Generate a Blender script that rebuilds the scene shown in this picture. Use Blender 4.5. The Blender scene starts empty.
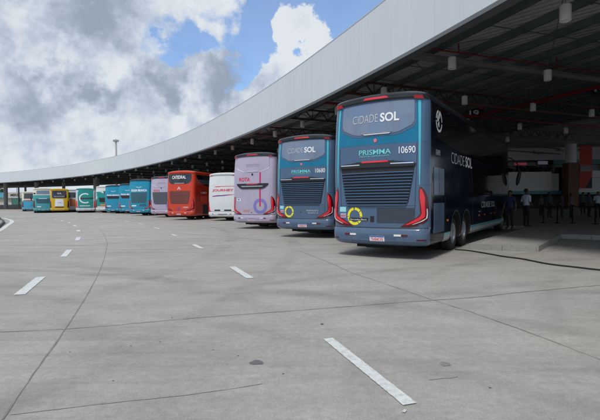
import bpy, bmesh, math, random
from mathutils import Vector, Matrix
from mathutils.geometry import tessellate_polygon
random.seed(7)
R = math.radians
sc = bpy.context.scene
col = sc.collection

# ------------------------------------------------------------------ camera
F_PX, PITCH, ROLL, CAM_H = 440.0, math.atan(9.25/440), R(.53), 1.5
Fv = Vector((0, math.cos(PITCH), -math.sin(PITCH)))
R0 = Vector((1, 0, 0)); U0 = R0.cross(Fv)
Rv = R0*math.cos(ROLL) - U0*math.sin(ROLL); Uv = Rv.cross(Fv)
cam = bpy.data.cameras.new('camera'); camo = bpy.data.objects.new('camera', cam); col.objects.link(camo)
M = Matrix(((Rv.x, Uv.x, -Fv.x), (Rv.y, Uv.y, -Fv.y), (Rv.z, Uv.z, -Fv.z))).to_4x4()
M.translation = (0, 0, CAM_H); camo.matrix_world = M
cam.sensor_width = 36; cam.lens = F_PX/600*36; cam.clip_end = 5000; cam.clip_start = .05
sc.camera = camo

def ray(px, py):
    return (Fv*F_PX + Rv*(px-300) + Uv*(210-py)).normalized()
def at(px, py, z=0.0):
    d = ray(px, py); t = (z-CAM_H)/d.z
    return Vector((d.x*t, d.y*t, z))
def atY(px, Y):
    d = ray(px, 200.75); return Vector((d.x/d.y*Y, Y, 0))

# ------------------------------------------------------------------ materials
MATS = {}
def nodes(name):
    m = bpy.data.materials.new(name); m.use_nodes = True
    nt = m.node_tree; b = nt.nodes['Principled BSDF']
    MATS[name] = m
    return m, nt, b
def mat(name, c, rough=.5, metal=0, coat=0, spec=.5, var=.0, vscale=3.0, bump=0, bscale=40, emit=0):
    m, nt, b = nodes(name)
    b.inputs['Base Color'].default_value = (*c, 1)
    b.inputs['Roughness'].default_value = rough
    b.inputs['Metallic'].default_value = metal
    b.inputs['Coat Weight'].default_value = coat
    b.inputs['Coat Roughness'].default_value = .06
    b.inputs['Specular IOR Level'].default_value = spec
    tc = nt.nodes.new('ShaderNodeTexCoord')
    if var:
        n = nt.nodes.new('ShaderNodeTexNoise'); n.inputs['Scale'].default_value = vscale
        n.inputs['Detail'].default_value = 6; n.inputs['Roughness'].default_value = .6
        nt.links.new(tc.outputs['Object'], n.inputs['Vector'])
        mr = nt.nodes.new('ShaderNodeMapRange'); mr.inputs[1].default_value = .25; mr.inputs[2].default_value = .75
        mr.inputs[3].default_value = 1-var; mr.inputs[4].default_value = 1+var
        nt.links.new(n.outputs['Fac'], mr.inputs[0])
        vm = nt.nodes.new('ShaderNodeVectorMath'); vm.operation = 'SCALE'
        vm.inputs[0].default_value = c
        nt.links.new(mr.outputs[0], vm.inputs['Scale']); nt.links.new(vm.outputs[0], b.inputs['Base Color'])
        r2 = nt.nodes.new('ShaderNodeMapRange'); r2.inputs[1].default_value = .3; r2.inputs[2].default_value = .7
        r2.inputs[3].default_value = rough*.8; r2.inputs[4].default_value = min(1, rough*1.25)
        nt.links.new(n.outputs['Fac'], r2.inputs[0]); nt.links.new(r2.outputs[0], b.inputs['Roughness'])
    if bump:
        n = nt.nodes.new('ShaderNodeTexNoise'); n.inputs['Scale'].default_value = bscale
        nt.links.new(tc.outputs['Object'], n.inputs['Vector'])
        bp = nt.nodes.new('ShaderNodeBump'); bp.inputs['Strength'].default_value = bump; bp.inputs['Distance'].default_value = .02
        nt.links.new(n.outputs['Fac'], bp.inputs['Height']); nt.links.new(bp.outputs[0], b.inputs['Normal'])
    if emit:
        b.inputs['Emission Color'].default_value = (*c, 1); b.inputs['Emission Strength'].default_value = emit
    return m
def paint(name, c, var=.07, rough=.22):
    m = mat(name, c, rough=rough, coat=.3, spec=.3, var=var, vscale=1.4)
    nt = m.node_tree; b = nt.nodes['Principled BSDF']; Lk = nt.links.new; Nn = nt.nodes.new
    src = b.inputs['Base Color'].links[0].from_socket
    tc = Nn('ShaderNodeTexCoord'); sp = Nn('ShaderNodeSeparateXYZ'); Lk(tc.outputs['Object'], sp.inputs[0])
    mp = Nn('ShaderNodeMapping'); mp.inputs['Scale'].default_value = (5, 5, 1.2); Lk(tc.outputs['Object'], mp.inputs[0])
    n = Nn('ShaderNodeTexNoise'); n.inputs['Scale'].default_value = 2.0; n.inputs['Detail'].default_value = 8; n.inputs['Roughness'].default_value = .7; Lk(mp.outputs[0], n.inputs['Vector'])
    mr = Nn('ShaderNodeMapRange'); mr.inputs[1].default_value = 1.5; mr.inputs[2].default_value = .3; mr.inputs[3].default_value = .03; mr.inputs[4].default_value = .36; Lk(sp.outputs[2], mr.inputs[0])
    m2 = Nn('ShaderNodeMapRange'); m2.inputs[1].default_value = .35; m2.inputs[2].default_value = .75; Lk(n.outputs['Fac'], m2.inputs[0])
    mu_ = Nn('ShaderNodeMath'); mu_.operation = 'MULTIPLY'; Lk(mr.outputs[0], mu_.inputs[0]); Lk(m2.outputs[0], mu_.inputs[1])
    mx = Nn('ShaderNodeMix'); mx.data_type = 'RGBA'; Lk(mu_.outputs[0], mx.inputs[0]); Lk(src, mx.inputs[6]); mx.inputs[7].default_value = (.20, .185, .165, 1)
    Lk(mx.outputs[2], b.inputs['Base Color'])
    return m

paint('slate', (.070, .125, .215)); mat('navy', (.002, .005, .017), rough=.10, coat=.0, spec=.16, var=.1, vscale=1)
paint('teal_blue', (.0, .16, .29)); paint('cyan', (.09, .46, .56)); paint('lilac', (.42, .375, .49))
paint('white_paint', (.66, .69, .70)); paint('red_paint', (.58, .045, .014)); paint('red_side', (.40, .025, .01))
paint('aguia', (.006, .25, .40)); paint('c_teal', (.008, .26, .23)); paint('yellow_paint', (.68, .42, .015))
paint('cream', (.72, .68, .52)); paint('sea_green', (.06, .34, .36)); paint('sky_blue', (.06, .38, .58))
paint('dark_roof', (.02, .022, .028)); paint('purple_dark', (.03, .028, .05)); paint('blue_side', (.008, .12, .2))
paint('crimson', (.55, .02, .12)); paint('violet', (.20, .18, .52)); paint('orange', (.8, .25, .04)); paint('blue_stripe', (.02, .06, .3))
mat('rear_glass', (.14, .19, .28), rough=.06, coat=1.0, spec=.8, var=.05)
mat('black_glass', (.006, .007, .009), rough=.05, coat=.8)
mat('black_plastic', (.012, .013, .015), rough=.45, var=.2)
mat('grille_dark', (.012, .016, .022), rough=.6)
mat('grille_mesh', (.04, .055, .08), rough=.55, bump=.8, bscale=120)
mat('red_grille', (.16, .035, .025), rough=.5)
mat('grey_grille', (.07, .08, .10), rough=.5); mat('blue_grille', (.03, .10, .14), rough=.5)
mat('chrome', (.75, .77, .8), rough=.18, metal=1); mat('dull_metal', (.42, .44, .46), rough=.4, metal=.8, var=.2, vscale=12)
mat('red_lens', (.75, .012, .03), rough=.12, coat=.6); mat('dark_red_lens', (.10, .003, .007), rough=.12, coat=.25)
mat('white_lens', (.75, .72, .72), rough=.15); mat('amber_lens', (.75, .2, .03), rough=.2)
mat('white_print', (.8, .82, .84), rough=.4); mat('silver_print', (.55, .58, .62), rough=.35)
mat('cyan_print', (.16, .62, .62), rough=.4); mat('yellow_print', (.85, .75, .03), rough=.45)
mat('red_print', (.7, .02, .06), rough=.4); mat('blue_print', (.03, .08, .4), rough=.4); mat('grey_print', (.3, .28, .33), rough=.4)
mat('dark_print', (.02, .02, .03), rough=.4); mat('sticker', (.25, .68, .74), rough=.5)
mat('skirt_silver', (.45, .5, .52), rough=.35, var=.1)
mat('tyre', (.018, .018, .018), rough=.85, var=.3, vscale=20, bump=.5, bscale=60)
mat('underbody', (.015, .014, .013), rough=.8, var=.4)
mat('fascia_trim', (.13, .135, .145), rough=.45, var=.1)
mat('coping', (.45, .50, .55), rough=.5); mat('fascia_back', (.12, .125, .13), rough=.6)
mat('purlin_light', (.22, .225, .21), rough=.5, var=.2, vscale=2); mat('purlin', (.10, .125, .125), rough=.5, var=.25, vscale=2); mat('truss', (.045, .04, .04), rough=.6, var=.3)
mat('truss_brown', (.10, .035, .02), rough=.6, var=.3)
mat('pipe_red', (.22, .012, .016), rough=.4)
mat('lamp_white', (.78, .79, .78), rough=.35); mat('lamp_inner', (.85, .85, .8), rough=.3)
mat('concrete_col', (.30, .29, .28), rough=.8, var=.15, vscale=1.5, bump=.3)
mat('white_wall', (.74, .74, .76), rough=.6, var=.05, vscale=.5); mat('brown_clad', (.14, .06, .04), rough=.6, var=.2)
mat('teal_band', (.06, .30, .30), rough=.4); mat('banner_red', (.5, .05, .03), rough=.6)
mat('shop_dark', (.03, .035, .045), rough=.2); mat('dark_wall', (.035, .036, .04), rough=.7, var=.3, vscale=.4)
mat('pink_sign', (.75, .10, .20), rough=.5, emit=.10); mat('sign_white', (.6, .6, .75), rough=.5, emit=.05)
mat('sign_black', (.01, .01, .01), rough=.5)
mat('rubber', (.012, .012, .012), rough=.7, bump=.2)
mat('stanchion', (.006, .006, .007), rough=.8, spec=.15)
mat('container_cream', (.62, .60, .52), rough=.6, var=.1); mat('container_green', (.07, .22, .18), rough=.6, var=.15)
mat('container_navy', (.02, .035, .10), rough=.6); mat('container_blue', (.12, .42, .55), rough=.6, var=.1)
mat('container_red', (.3, .06, .04), rough=.6, var=.1)
mat('low_wall', (.45, .44, .42), rough=.8, var=.1)
mat('galv', (.33, .35, .36), rough=.5, metal=.3)
mat('skin_tone', (.12, .06, .035), rough=.55); mat('hair', (.008, .007, .006), rough=.7)
mat('shirt_white', (.62, .68, .80), rough=.8, var=.08, vscale=8); mat('shirt_navy', (.02, .035, .09), rough=.8, var=.15, vscale=8)
mat('trousers', (.012, .012, .016), rough=.85, var=.2, vscale=8); mat('shoes', (.01, .01, .01), rough=.5)
mat('shirt_grey', (.10, .10, .11), rough=.8); mat('shirt_pink', (.13, .08, .08), rough=.8); mat('shirt_teal', (.03, .06, .07), rough=.8)
mat('foliage', (.045, .07, .03), rough=.8, var=.4, vscale=.4)

# road paint, worn
m, nt, b = nodes('road_paint')
tc = nt.nodes.new('ShaderNodeTexCoord'); n = nt.nodes.new('ShaderNodeTexNoise'); n.inputs['Scale'].default_value = 16; n.inputs['Detail'].default_value = 12; n.inputs['Roughness'].default_value = .7
nt.links.new(tc.outputs['Object'], n.inputs['Vector'])
cr = nt.nodes.new('ShaderNodeValToRGB'); cr.color_ramp.elements[0].position = .38; cr.color_ramp.elements[0].color = (.48, .48, .465, 1)
cr.color_ramp.elements[1].position = .56; cr.color_ramp.elements[1].color = (.63, .65, .64, 1)
nt.links.new(n.outputs['Fac'], cr.inputs[0]); nt.links.new(cr.outputs[0], b.inputs['Base Color']); b.inputs['Roughness'].default_value = .7

# fascia panels: each one a touch different
m, nt, b = nodes('fascia_panel')
tc = nt.nodes.new('ShaderNodeTexCoord')
n = nt.nodes.new('ShaderNodeTexNoise'); n.inputs['Scale'].default_value = .15; n.inputs['Detail'].default_value = 4
nt.links.new(tc.outputs['Object'], n.inputs['Vector'])
mp = nt.nodes.new('ShaderNodeMapping'); mp.inputs['Scale'].default_value = (3, 3, .12); nt.links.new(tc.outputs['Object'], mp.inputs[0])
n2 = nt.nodes.new('ShaderNodeTexNoise'); n2.inputs['Scale'].default_value = 2.2; n2.inputs['Detail'].default_value = 5; nt.links.new(mp.outputs[0], n2.inputs['Vector'])
at_ = nt.nodes.new('ShaderNodeAttribute'); at_.attribute_name = 'tone'
ma = nt.nodes.new('ShaderNodeMath'); ma.operation = 'ADD'; nt.links.new(n.outputs['Fac'], ma.inputs[0]); nt.links.new(n2.outputs['Fac'], ma.inputs[1])
mb_ = nt.nodes.new('ShaderNodeMath'); mb_.operation = 'ADD'; nt.links.new(ma.outputs[0], mb_.inputs[0]); nt.links.new(at_.outputs['Fac'], mb_.inputs[1])
mr = nt.nodes.new('ShaderNodeMapRange'); mr.inputs[1].default_value = .6; mr.inputs[2].default_value = 1.8; mr.inputs[3].default_value = .93; mr.inputs[4].default_value = 1.04
nt.links.new(mb_.outputs[0], mr.inputs[0])
vm = nt.nodes.new('ShaderNodeVectorMath'); vm.operation = 'SCALE'; vm.inputs[0].default_value = (.63, .67, .70)
nt.links.new(mr.outputs[0], vm.inputs['Scale']); nt.links.new(vm.outputs[0], b.inputs['Base Color'])
b.inputs['Roughness'].default_value = .42; b.inputs['Metallic'].default_value = .0

# ribbed steel roof underside
m, nt, b = nodes('roof_deck')
tc = nt.nodes.new('ShaderNodeTexCoord')
n = nt.nodes.new('ShaderNodeTexNoise'); n.inputs['Scale'].default_value = .35; n.inputs['Detail'].default_value = 5
nt.links.new(tc.outputs['Object'], n.inputs['Vector'])
cr = nt.nodes.new('ShaderNodeValToRGB'); cr.color_ramp.elements[0].position = .3; cr.color_ramp.elements[0].color = (.40, .40, .41, 1)
cr.color_ramp.elements[1].position = .7; cr.color_ramp.elements[1].color = (.62, .62, .63, 1)
nt.links.new(n.outputs['Fac'], cr.inputs[0]); nt.links.new(cr.outputs[0], b.inputs['Base Color']); b.inputs['Roughness'].default_value = .6
w = nt.nodes.new('ShaderNodeTexWave'); w.inputs['Scale'].default_value = 1.3; w.bands_direction = 'DIAGONAL'
nt.links.new(tc.outputs['Object'], w.inputs['Vector'])
bp = nt.nodes.new('ShaderNodeBump'); bp.inputs['Strength'].default_value = .5; bp.inputs['Distance'].default_value = .04
nt.links.new(w.outputs['Fac'], bp.inputs['Height']); nt.links.new(bp.outputs[0], b.inputs['Normal'])

# concrete apron
def concrete(name, base, streaks=True, dark=1.0):
    m, nt, b = nodes(name)
    L = nt.links.new; N = nt.nodes.new
    geo = N('ShaderNodeNewGeometry')
    def noise(scale, detail=6, rough=.6, sc3=None, rot=0, dist=0):
        mp = N('ShaderNodeMapping'); L(geo.outputs['Position'], mp.inputs[0])
        if sc3: mp.inputs['Scale'].default_value = sc3
        mp.inputs['Rotation'].default_value = (0, 0, rot)
        n = N('ShaderNodeTexNoise'); n.inputs['Scale'].default_value = scale; n.inputs['Detail'].default_value = detail
        n.inputs['Roughness'].default_value = rough; n.inputs['Distortion'].default_value = dist
        L(mp.outputs[0], n.inputs['Vector']); return n.outputs['Fac']
    def rng(x, a, b_, c, d):
        r = N('ShaderNodeMapRange'); r.inputs[1].default_value = a; r.inputs[2].default_value = b_; r.inputs[3].default_value = c; r.inputs[4].default_value = d
        L(x, r.inputs[0]); return r.outputs[0]
    def mul(a, b_):
        r = N('ShaderNodeMath'); r.operation = 'MULTIPLY'; L(a, r.inputs[0]); L(b_, r.inputs[1]); return r.outputs[0]
    f = rng(noise(.13, 5), .3, .7, .88, 1.09)
    f = mul(f, rng(noise(1.1, 8, .7), .3, .7, .94, 1.06))
    f = mul(f, rng(noise(14, 6, .75), .3, .7, .85, 1.13))
    f = mul(f, rng(noise(70, 3, .7), .3, .7, .83, 1.15))
    if streaks:
        f = mul(f, rng(noise(1.0, 9, .68, (.45, 1.5, 1), R(-20), .4), .32, .68, .88, 1.08))
        f = mul(f, rng(noise(.8, 9, .72, (1, 1, 1), 0, .6), .50, .66, 1, .93))
        f = mul(f, rng(noise(2.7, 9, .75, (1, 1, 1), 0, .8), .54, .70, 1, 1.16))
        f = mul(f, rng(noise(1.0, 6, .6, (.16, 3.5, 1), R(24), .3), .56, .74, 1, .90))
        f = mul(f, rng(noise(1.0, 6, .6, (.10, 3.2, 1), R(-50), .5), .56, .72, 1, .84))
        # turning tyre marks: wide faint arcs
        for (cx, cy, r0, wd, k) in ((-22, -2, 19.5, .35, .9), (-22, -2, 17.4, .35, .9), (-18, -8, 22.5, .3, .92), (-18, -8, 20.3, .3, .92), (12, 2, 9.5, .22, .93), (12, 2, 11.6, .22, .93), (9, -6, 14.6, .25, .90), (9, -6, 16.9, .22, .91), (-30, 14, 27.5, .3, .90), (-30, 14, 29.8, .3, .90), (-14, -16, 27.0, .28, .90), (-14, -16, 25.0, .2, .92), (3, 40, 33, .3, .92), (3, 40, 31, .3, .92), (-2, 60, 47, .3, .9), (-2, 60, 45, .3, .91)):
            s = N('ShaderNodeVectorMath'); s.operation = 'DISTANCE'; L(geo.outputs['Position'], s.inputs[0]); s.inputs[1].default_value = (cx, cy, 0)
            d = N('ShaderNodeMath'); d.operation = 'SUBTRACT'; L(s.outputs['Value'], d.inputs[0]); d.inputs[1].default_value = r0
            a = N('ShaderNodeMath'); a.operation = 'ABSOLUTE'; L(d.outputs[0], a.inputs[0])
            band = rng(a.outputs[0], wd*.4, wd, 1, 0)
            br = rng(noise(.35, 6, .7, None, r0), .42, .62, 0, 1)
            mk = mul(band, br)
            f = mul(f, rng(mk, 0, 1, 1, k-.08))
        # oil spots
        v = N('ShaderNodeTexVoronoi'); v.inputs['Scale'].default_value = .55; v.inputs['Randomness'].default_value = 1
        L(geo.outputs['Position'], v.inputs['Vector'])
        f = mul(f, rng(v.outputs['Distance'], .012, .035, .72, 1))
        v = N('ShaderNodeTexVoronoi'); v.inputs['Scale'].default_value = 2.3
        L(geo.outputs['Position'], v.inputs['Vector'])
        f = mul(f, rng(v.outputs['Distance'], .02, .05, .82, 1))
    tint = N('ShaderNodeMix'); tint.data_type = 'RGBA'
    L(noise(.35, 5), tint.inputs[0]); tint.inputs[6].default_value = (base[0]*1.04, base[1]*1.0, base[2]*.95, 1)
    tint.inputs[7].default_value = (base[0]*.97, base[1]*1.0, base[2]*1.03, 1)
    vm = N('ShaderNodeVectorMath'); vm.operation = 'SCALE'; L(tint.outputs[2], vm.inputs[0]); L(f, vm.inputs['Scale'])
    L(vm.outputs[0], b.inputs['Base Color'])
    b.inputs['Roughness'].default_value = .8; b.inputs['Specular IOR Level'].default_value = .3
    bp = N('ShaderNodeBump'); bp.inputs['Strength'].default_value = .35; bp.inputs['Distance'].default_value = .012
    L(noise(45, 6, .7), bp.inputs['Height']); L(bp.outputs[0], b.inputs['Normal'])
concrete('apron_concrete', (.36, .345, .322))
concrete('kerb_concrete', (.30, .295, .28), streaks=False)
concrete('floor_concrete', (.36, .35, .33), streaks=False)
mat('joint_dark', (.205, .20, .19), rough=.9, var=.3, vscale=4)
mat('joint_soft', (.27, .26, .24), rough=.9, var=.25, vscale=3)
mat('oil_stain', (.13, .125, .12), rough=.6, var=.4, vscale=30); mat('patch_stain', (.22, .21, .2), rough=.8, var=.3, vscale=20)
mat('kerb_black', (.05, .05, .052), rough=.8, var=.3)

# ------------------------------------------------------------------ object helpers
def obj(name, bm_or_me, m=None, parent=None, smooth=False, sharp=35):
    if isinstance(bm_or_me, bmesh.types.BMesh):
        me = bpy.data.meshes.new(name); bm_or_me.normal_update(); bm_or_me.to_mesh(me); bm_or_me.free()
    else: me = bm_or_me
    if m is not None and not me.materials:
        for q in (m if isinstance(m, (list, tuple)) else [m]): me.materials.append(MATS[q])
    if smooth:
        me.shade_smooth()
        me.set_sharp_from_angle(angle=R(sharp))
    o = bpy.data.objects.new(name, me); col.objects.link(o)
    if parent is not None: o.parent = parent
    return o
def empty(name, loc=(0, 0, 0), rz=0):
    o = bpy.data.objects.new(name, None); col.objects.link(o); o.location = loc; o.rotation_euler = (0, 0, rz); o.empty_display_size = .3
    return o
def tag(o, label=None, cat=None, group=None, kind=None):
    if label: o['label'] = label
    if cat: o['category'] = cat
    if group: o['group'] = group
    if kind: o['kind'] = kind
    return o
def copy_tree(o, parent=None):
    c = o.copy(); col.objects.link(c); c.parent = parent
    for ch in list(o.children): copy_tree(ch, c)
    return c
def box(bm, c, s, rz=0, mi=0, rot=None):
    mtx = Matrix.Translation(c) @ (rot if rot is not None else Matrix.Rotation(rz, 4, 'Z')) @ Matrix.Diagonal((*s, 1))
    r = bmesh.ops.create_cube(bm, size=1, matrix=mtx)
    for v in r['verts']:
        for f in v.link_faces: f.material_index = mi
def bar(bm, a, b, w, h=None, mi=0):
    a, b = Vector(a), Vector(b); d = b-a
    if d.length < 1e-5: return
    q = d.to_track_quat('X', 'Z').to_matrix().to_4x4()
    mtx = Matrix.Translation((a+b)/2) @ q @ Matrix.Diagonal((d.length, w, h or w, 1))
    r = bmesh.ops.create_cube(bm, size=1, matrix=mtx)
    for v in r['verts']:
        for f in v.link_faces: f.material_index = mi
def cyl(bm, a, b, r, r2=None, n=16, mi=0, caps=True):
    a, b = Vector(a), Vector(b); d = b-a
    q = d.to_track_quat('Z', 'Y').to_matrix().to_4x4()
    rr = bmesh.ops.create_cone(bm, cap_ends=caps, segments=n, radius1=r, radius2=r if r2 is None else r2, depth=d.length, matrix=Matrix.Translation((a+b)/2) @ q)
    for v in rr['verts']:
        for f in v.link_faces: f.material_index = mi
def lathe(bm, prof, axis_mtx, n=32, mi=0):
    rings = []
    for (r, h) in prof:
        rings.append([bm.verts.new(axis_mtx @ Vector((r*math.cos(2*math.pi*i/n), r*math.sin(2*math.pi*i/n), h))) for i in range(n)])
    for a, b in zip(rings, rings[1:]):
        for i in range(n):
            f = bm.faces.new((a[i], a[(i+1) % n], b[(i+1) % n], b[i])); f.material_index = mi
def tube(bm, pts, r, n=8):
    pts = [Vector(p) for p in pts]; rings = []
    for i, p in enumerate(pts):
        d = (pts[min(i+1, len(pts)-1)] - pts[max(i-1, 0)]).normalized()
        q = d.to_track_quat('Z', 'Y')
        rr = r[i] if isinstance(r, (list, tuple)) else r
        rings.append([bm.verts.new(p + q @ Vector((rr*math.cos(2*math.pi*k/n), rr*math.sin(2*math.pi*k/n), 0))) for k in range(n)])
    for a, b in zip(rings, rings[1:]):
        for k in range(n): bm.faces.new((a[k], a[(k+1) % n], b[(k+1) % n], b[k]))
    bm.faces.new(rings[0][::-1]); bm.faces.new(rings[-1])
def smooth_path(pts, n=8):
    pts = [Vector(p) for p in pts]; out = []
    for i in range(len(pts)-1):
        p0 = pts[max(i-1, 0)]; p1 = pts[i]; p2 = pts[i+1]; p3 = pts[min(i+2, len(pts)-1)]
        for k in range(n):
            t = k/n
            out.append(.5*((2*p1)+(p2-p0)*t+(2*p0-5*p1+4*p2-p3)*t*t+(3*p1-p0-3*p2+p3)*t**3))
    out.append(pts[-1]); return out
def lerp_table(tab, z):
    if z <= tab[0][0]: return tab[0][1:]
    for a, b in zip(tab, tab[1:]):
        if z <= b[0]:
            t = (z-a[0])/max(1e-9, b[0]-a[0]); return tuple(x+(y-x)*t for x, y in zip(a[1:], b[1:]))
    return tab[-1][1:]

# text -> flat list of (verts2d, faces), cached
TXT = {}
def text_mesh(s, weight=0.0, space=1.0):
    key = (s, weight, space)
    if key in TXT: return TXT[key]
    cu = bpy.data.curves.new('t', 'FONT'); cu.body = s; cu.size = 1; cu.offset = weight; cu.space_character = space
    cu.resolution_u = 4; cu.align_x = 'LEFT'
    o = bpy.data.objects.new('t', cu); col.objects.link(o)
    dg = bpy.context.evaluated_depsgraph_get(); me = bpy.data.meshes.new_from_object(o.evaluated_get(dg))
    vs = [(v.co.x, v.co.y) for v in me.vertices]; fs = [tuple(p.vertices) for p in me.polygons]
    col.objects.unlink(o); bpy.data.objects.remove(o); bpy.data.curves.remove(cu); bpy.data.meshes.remove(me)
    x0 = min(v[0] for v in vs); x1 = max(v[0] for v in vs); cap = .72
    TXT[key] = ([((v[0]-x0), v[1]) for v in vs], fs, x1-x0, cap)
    return TXT[key]
def flat_text(name, s, h, width, mtx, m, parent, weight=0.0):
    """text in the local XY plane of mtx, cap height h, given width, centred at origin"""
    vs, fs, wd, cap = text_mesh(s, weight)
    bm = bmesh.new(); V = [bm.verts.new(mtx @ Vector(((v[0]/wd-.5)*width, v[1]*h/cap-h/2, 0))) for v in vs]
    for f in fs:
        try: bm.faces.new([V[i] for i in f])
        except ValueError: pass
    return obj(name, bm, m, parent)

# ------------------------------------------------------------------ ground
bm = bmesh.new()
for (x0, x1, y0, y1) in ((-1500, 1500, -600, 2500),):
    bm.faces.new([bm.verts.new(p) for p in ((x0, y0, 0), (x1, y0, 0), (x1, y1, 0), (x0, y1, 0))])
tag(obj('ground', bm, 'apron_concrete'), kind='structure')

def strip_on_ground(bm, pts, w, z, jitter=0, step=.12, mi=0):
    P = []
    for a, b in zip(pts, pts[1:]):
        n = max(1, int((b-a).length/step))
        for k in range(n): P.append(a.lerp(b, k/n))
    P.append(pts[-1]); prev = None
    for i, p in enumerate(P):
        d = (P[min(i+1, len(P)-1)]-P[max(i-1, 0)]).normalized(); nrm = Vector((-d.y, d.x, 0))
        ww = w*(1+random.uniform(-.45, .45)*(1 if w < .04 else .08)) if jitter else w
        o = random.uniform(-jitter, jitter)
        l = bm.verts.new((p.x+nrm.x*(ww/2+o), p.y+nrm.y*(ww/2+o), z)); r = bm.verts.new((p.x-nrm.x*(ww/2-o), p.y-nrm.y*(ww/2-o), z))
        if prev: f = bm.faces.new((prev[0], prev[1], r, l)); f.material_index = mi
        prev = (l, r)
def joints(name, lines, w, m, z, jit):
    bm = bmesh.new()
    for L in lines:
        pts = [at(*p) for p in L]
        if len(pts) > 2: pts = smooth_path(pts, 6)
        strip_on_ground(bm, pts, w, z, jit)
    tag(obj(name, bm, m), kind='structure')
joints('pavement_joint', [[(2, 420), (33.5, 374), (65, 329.5), (90, 290), (102, 265), (106, 250), (106.3, 240), (98.6, 228), (85.7, 222.9), (75, 220.6)]], .015, 'joint_dark', .004, .004)
joints('pavement_joint', [[(-60, 334), (65, 329.3), (200, 317.8), (300, 310.5), (402, 302.5)]], .012, 'joint_dark', .006, .004)
joints('pavement_joint', [[(402, 302.5), (480, 297), (520, 292.5), (660, 280)]], .022, 'joint_soft', .006, .006)
joints('pavement_crack', [[(352, 273), (400, 289), (435, 301), (470, 312), (535, 335), (600, 360), (680, 392)]], .009, 'joint_dark', .008, .006)
joints('pavement_crack', [[(10, 415), (95, 405), (200, 393.5), (262, 384)]], .009, 'joint_soft', .004, .004)
joints('pavement_crack', [[(300, 251), (330, 263), (352, 273)]], .02, 'joint_soft', .005, .008)
joints('pavement_joint', [[(-10, 239), (40, 238), (100, 236.4), (180, 234), (262, 240)]], .03, 'joint_soft', .006, .01)
joints('pavement_joint', [[(106, 250), (180, 249), (290, 246.5)]], .03, 'joint_soft', .009, .01)
joints('pavement_crack', [[(429, 380), (444, 378.5), (458, 377)]], .014, 'joint_soft', .004, .006)

def blob(name, px, py, rx, ry, m, z=.004):
    c = at(px, py); bm = bmesh.new(); n = 40
    vs = []
    ph = [random.uniform(0, 6.28) for _ in range(4)]
    for i in range(n):
        a = 2*math.pi*i/n; r = 1+.10*math.sin(3*a+ph[0])+.06*math.sin(5*a+ph[1])+.02*math.sin(9*a+ph[2])
        vs.append(bm.verts.new((c.x+rx*r*math.cos(a), c.y+ry*r*math.sin(a), z)))
    bm.faces.new(vs); tag(obj(name, bm, m), kind='structure')
blob('oil_stain', 256.5, 362.7, .063, .055, 'oil_stain'); blob('oil_stain', 445, 364.3, .045, .05, 'patch_stain'); blob('oil_stain', 322, 324.5, .02, .02, 'oil_stain', .01)
for (px, py) in ((131, 346), (160, 342), (113, 381), (172, 318), (283, 374), (238, 356), (331, 261), (490, 388), (213, 350), (70, 352)):
    blob('oil_stain', px, py, random.uniform(.005, .011), random.uniform(.006, .013), 'oil_stain')

def dash(a, b, w):
    bm = bmesh.new(); strip_on_ground(bm, [at(*a), at(*b)], w, .008, .0025, .03)
    return bm
marks = [((328, 339), (410, 405), .112), ((232.2, 267), (250.5, 278.5), .15), ((193.5, 244.7), (202, 248.7), .15), ((171.5, 234.3), (176.5, 236), .15),
         ((154, 227.5), (159.5, 229), .15), ((138, 223.4), (143, 224.3), .15), ((112, 218.8), (115, 219.3), .15), ((125, 221), (129, 221.8), .15),
         ((19.3, 295), (41, 277.2), .17), ((63.3, 257), (69.5, 250), .17), ((77, 240.6), (78.8, 237.2), .17), ((78.6, 231.6), (78.4, 230), .17),
         ((75.2, 226.1), (74.3, 225), .17), ((69.7, 223.1), (68.4, 222.4), .17), ((63, 221), (61.3, 220.4), .17), ((56.5, 219.3), (55, 218.9), .17), ((31, 216.5), (29.5, 216.3), .17)]
for a, b, w_ in marks: tag(obj('road_marking', dash(a, b, w_), 'road_paint'), kind='structure')
tag(obj('road_marking', dash((403, 411.5), (406, 412.3), .045), 'road_paint'), kind='structure')

# left traffic island with painted edge
outer = [at(*p) for p in ((-40, 250), (0, 230.4), (6.4, 226), (10.6, 223.4), (12.0, 221.6), (10.3, 220.0), (6, 218.9), (0, 217.9), (-30, 215.5))]
outer = smooth_path(outer, 5)
bm = bmesh.new(); strip_on_ground(bm, outer, .28, .012, 0, .5); tag(obj('road_marking', bm, 'road_paint'), kind='structure')
cen = at(-45, 222)
inner = [p + (cen-p).normalized()*.75 for p in outer]
bm = bmesh.new()
def slab(bm, poly, z0, z1, mi_side=0, mi_top=0):
    top = [bm.verts.new((p[0], p[1], z1)) for p in poly]; bot = [bm.verts.new((p[0], p[1], z0)) for p in poly]
    n = len(poly)
    for i in range(n):
        f = bm.faces.new((top[i], bot[i], bot[(i+1) % n], top[(i+1) % n])); f.material_index = mi_side
    for t in tessellate_polygon([[Vector((p[0], p[1], 0)) for p in poly]]):
        f = bm.faces.new([top[i] for i in t]); f.material_index = mi_top
    bmesh.ops.recalc_face_normals(bm, faces=bm.faces)
slab(bm, inner, .0, .15, 0, 0)
io = obj('traffic_island', bm, 'kerb_black'); tag(io, kind='structure')
bm = bmesh.new(); inn2 = [p + (cen-p).normalized()*.3 for p in inner]
slab(bm, inn2, .1, .156); o_ = obj('island_top', bm, 'kerb_concrete'); tag(o_, kind='structure')

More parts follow.
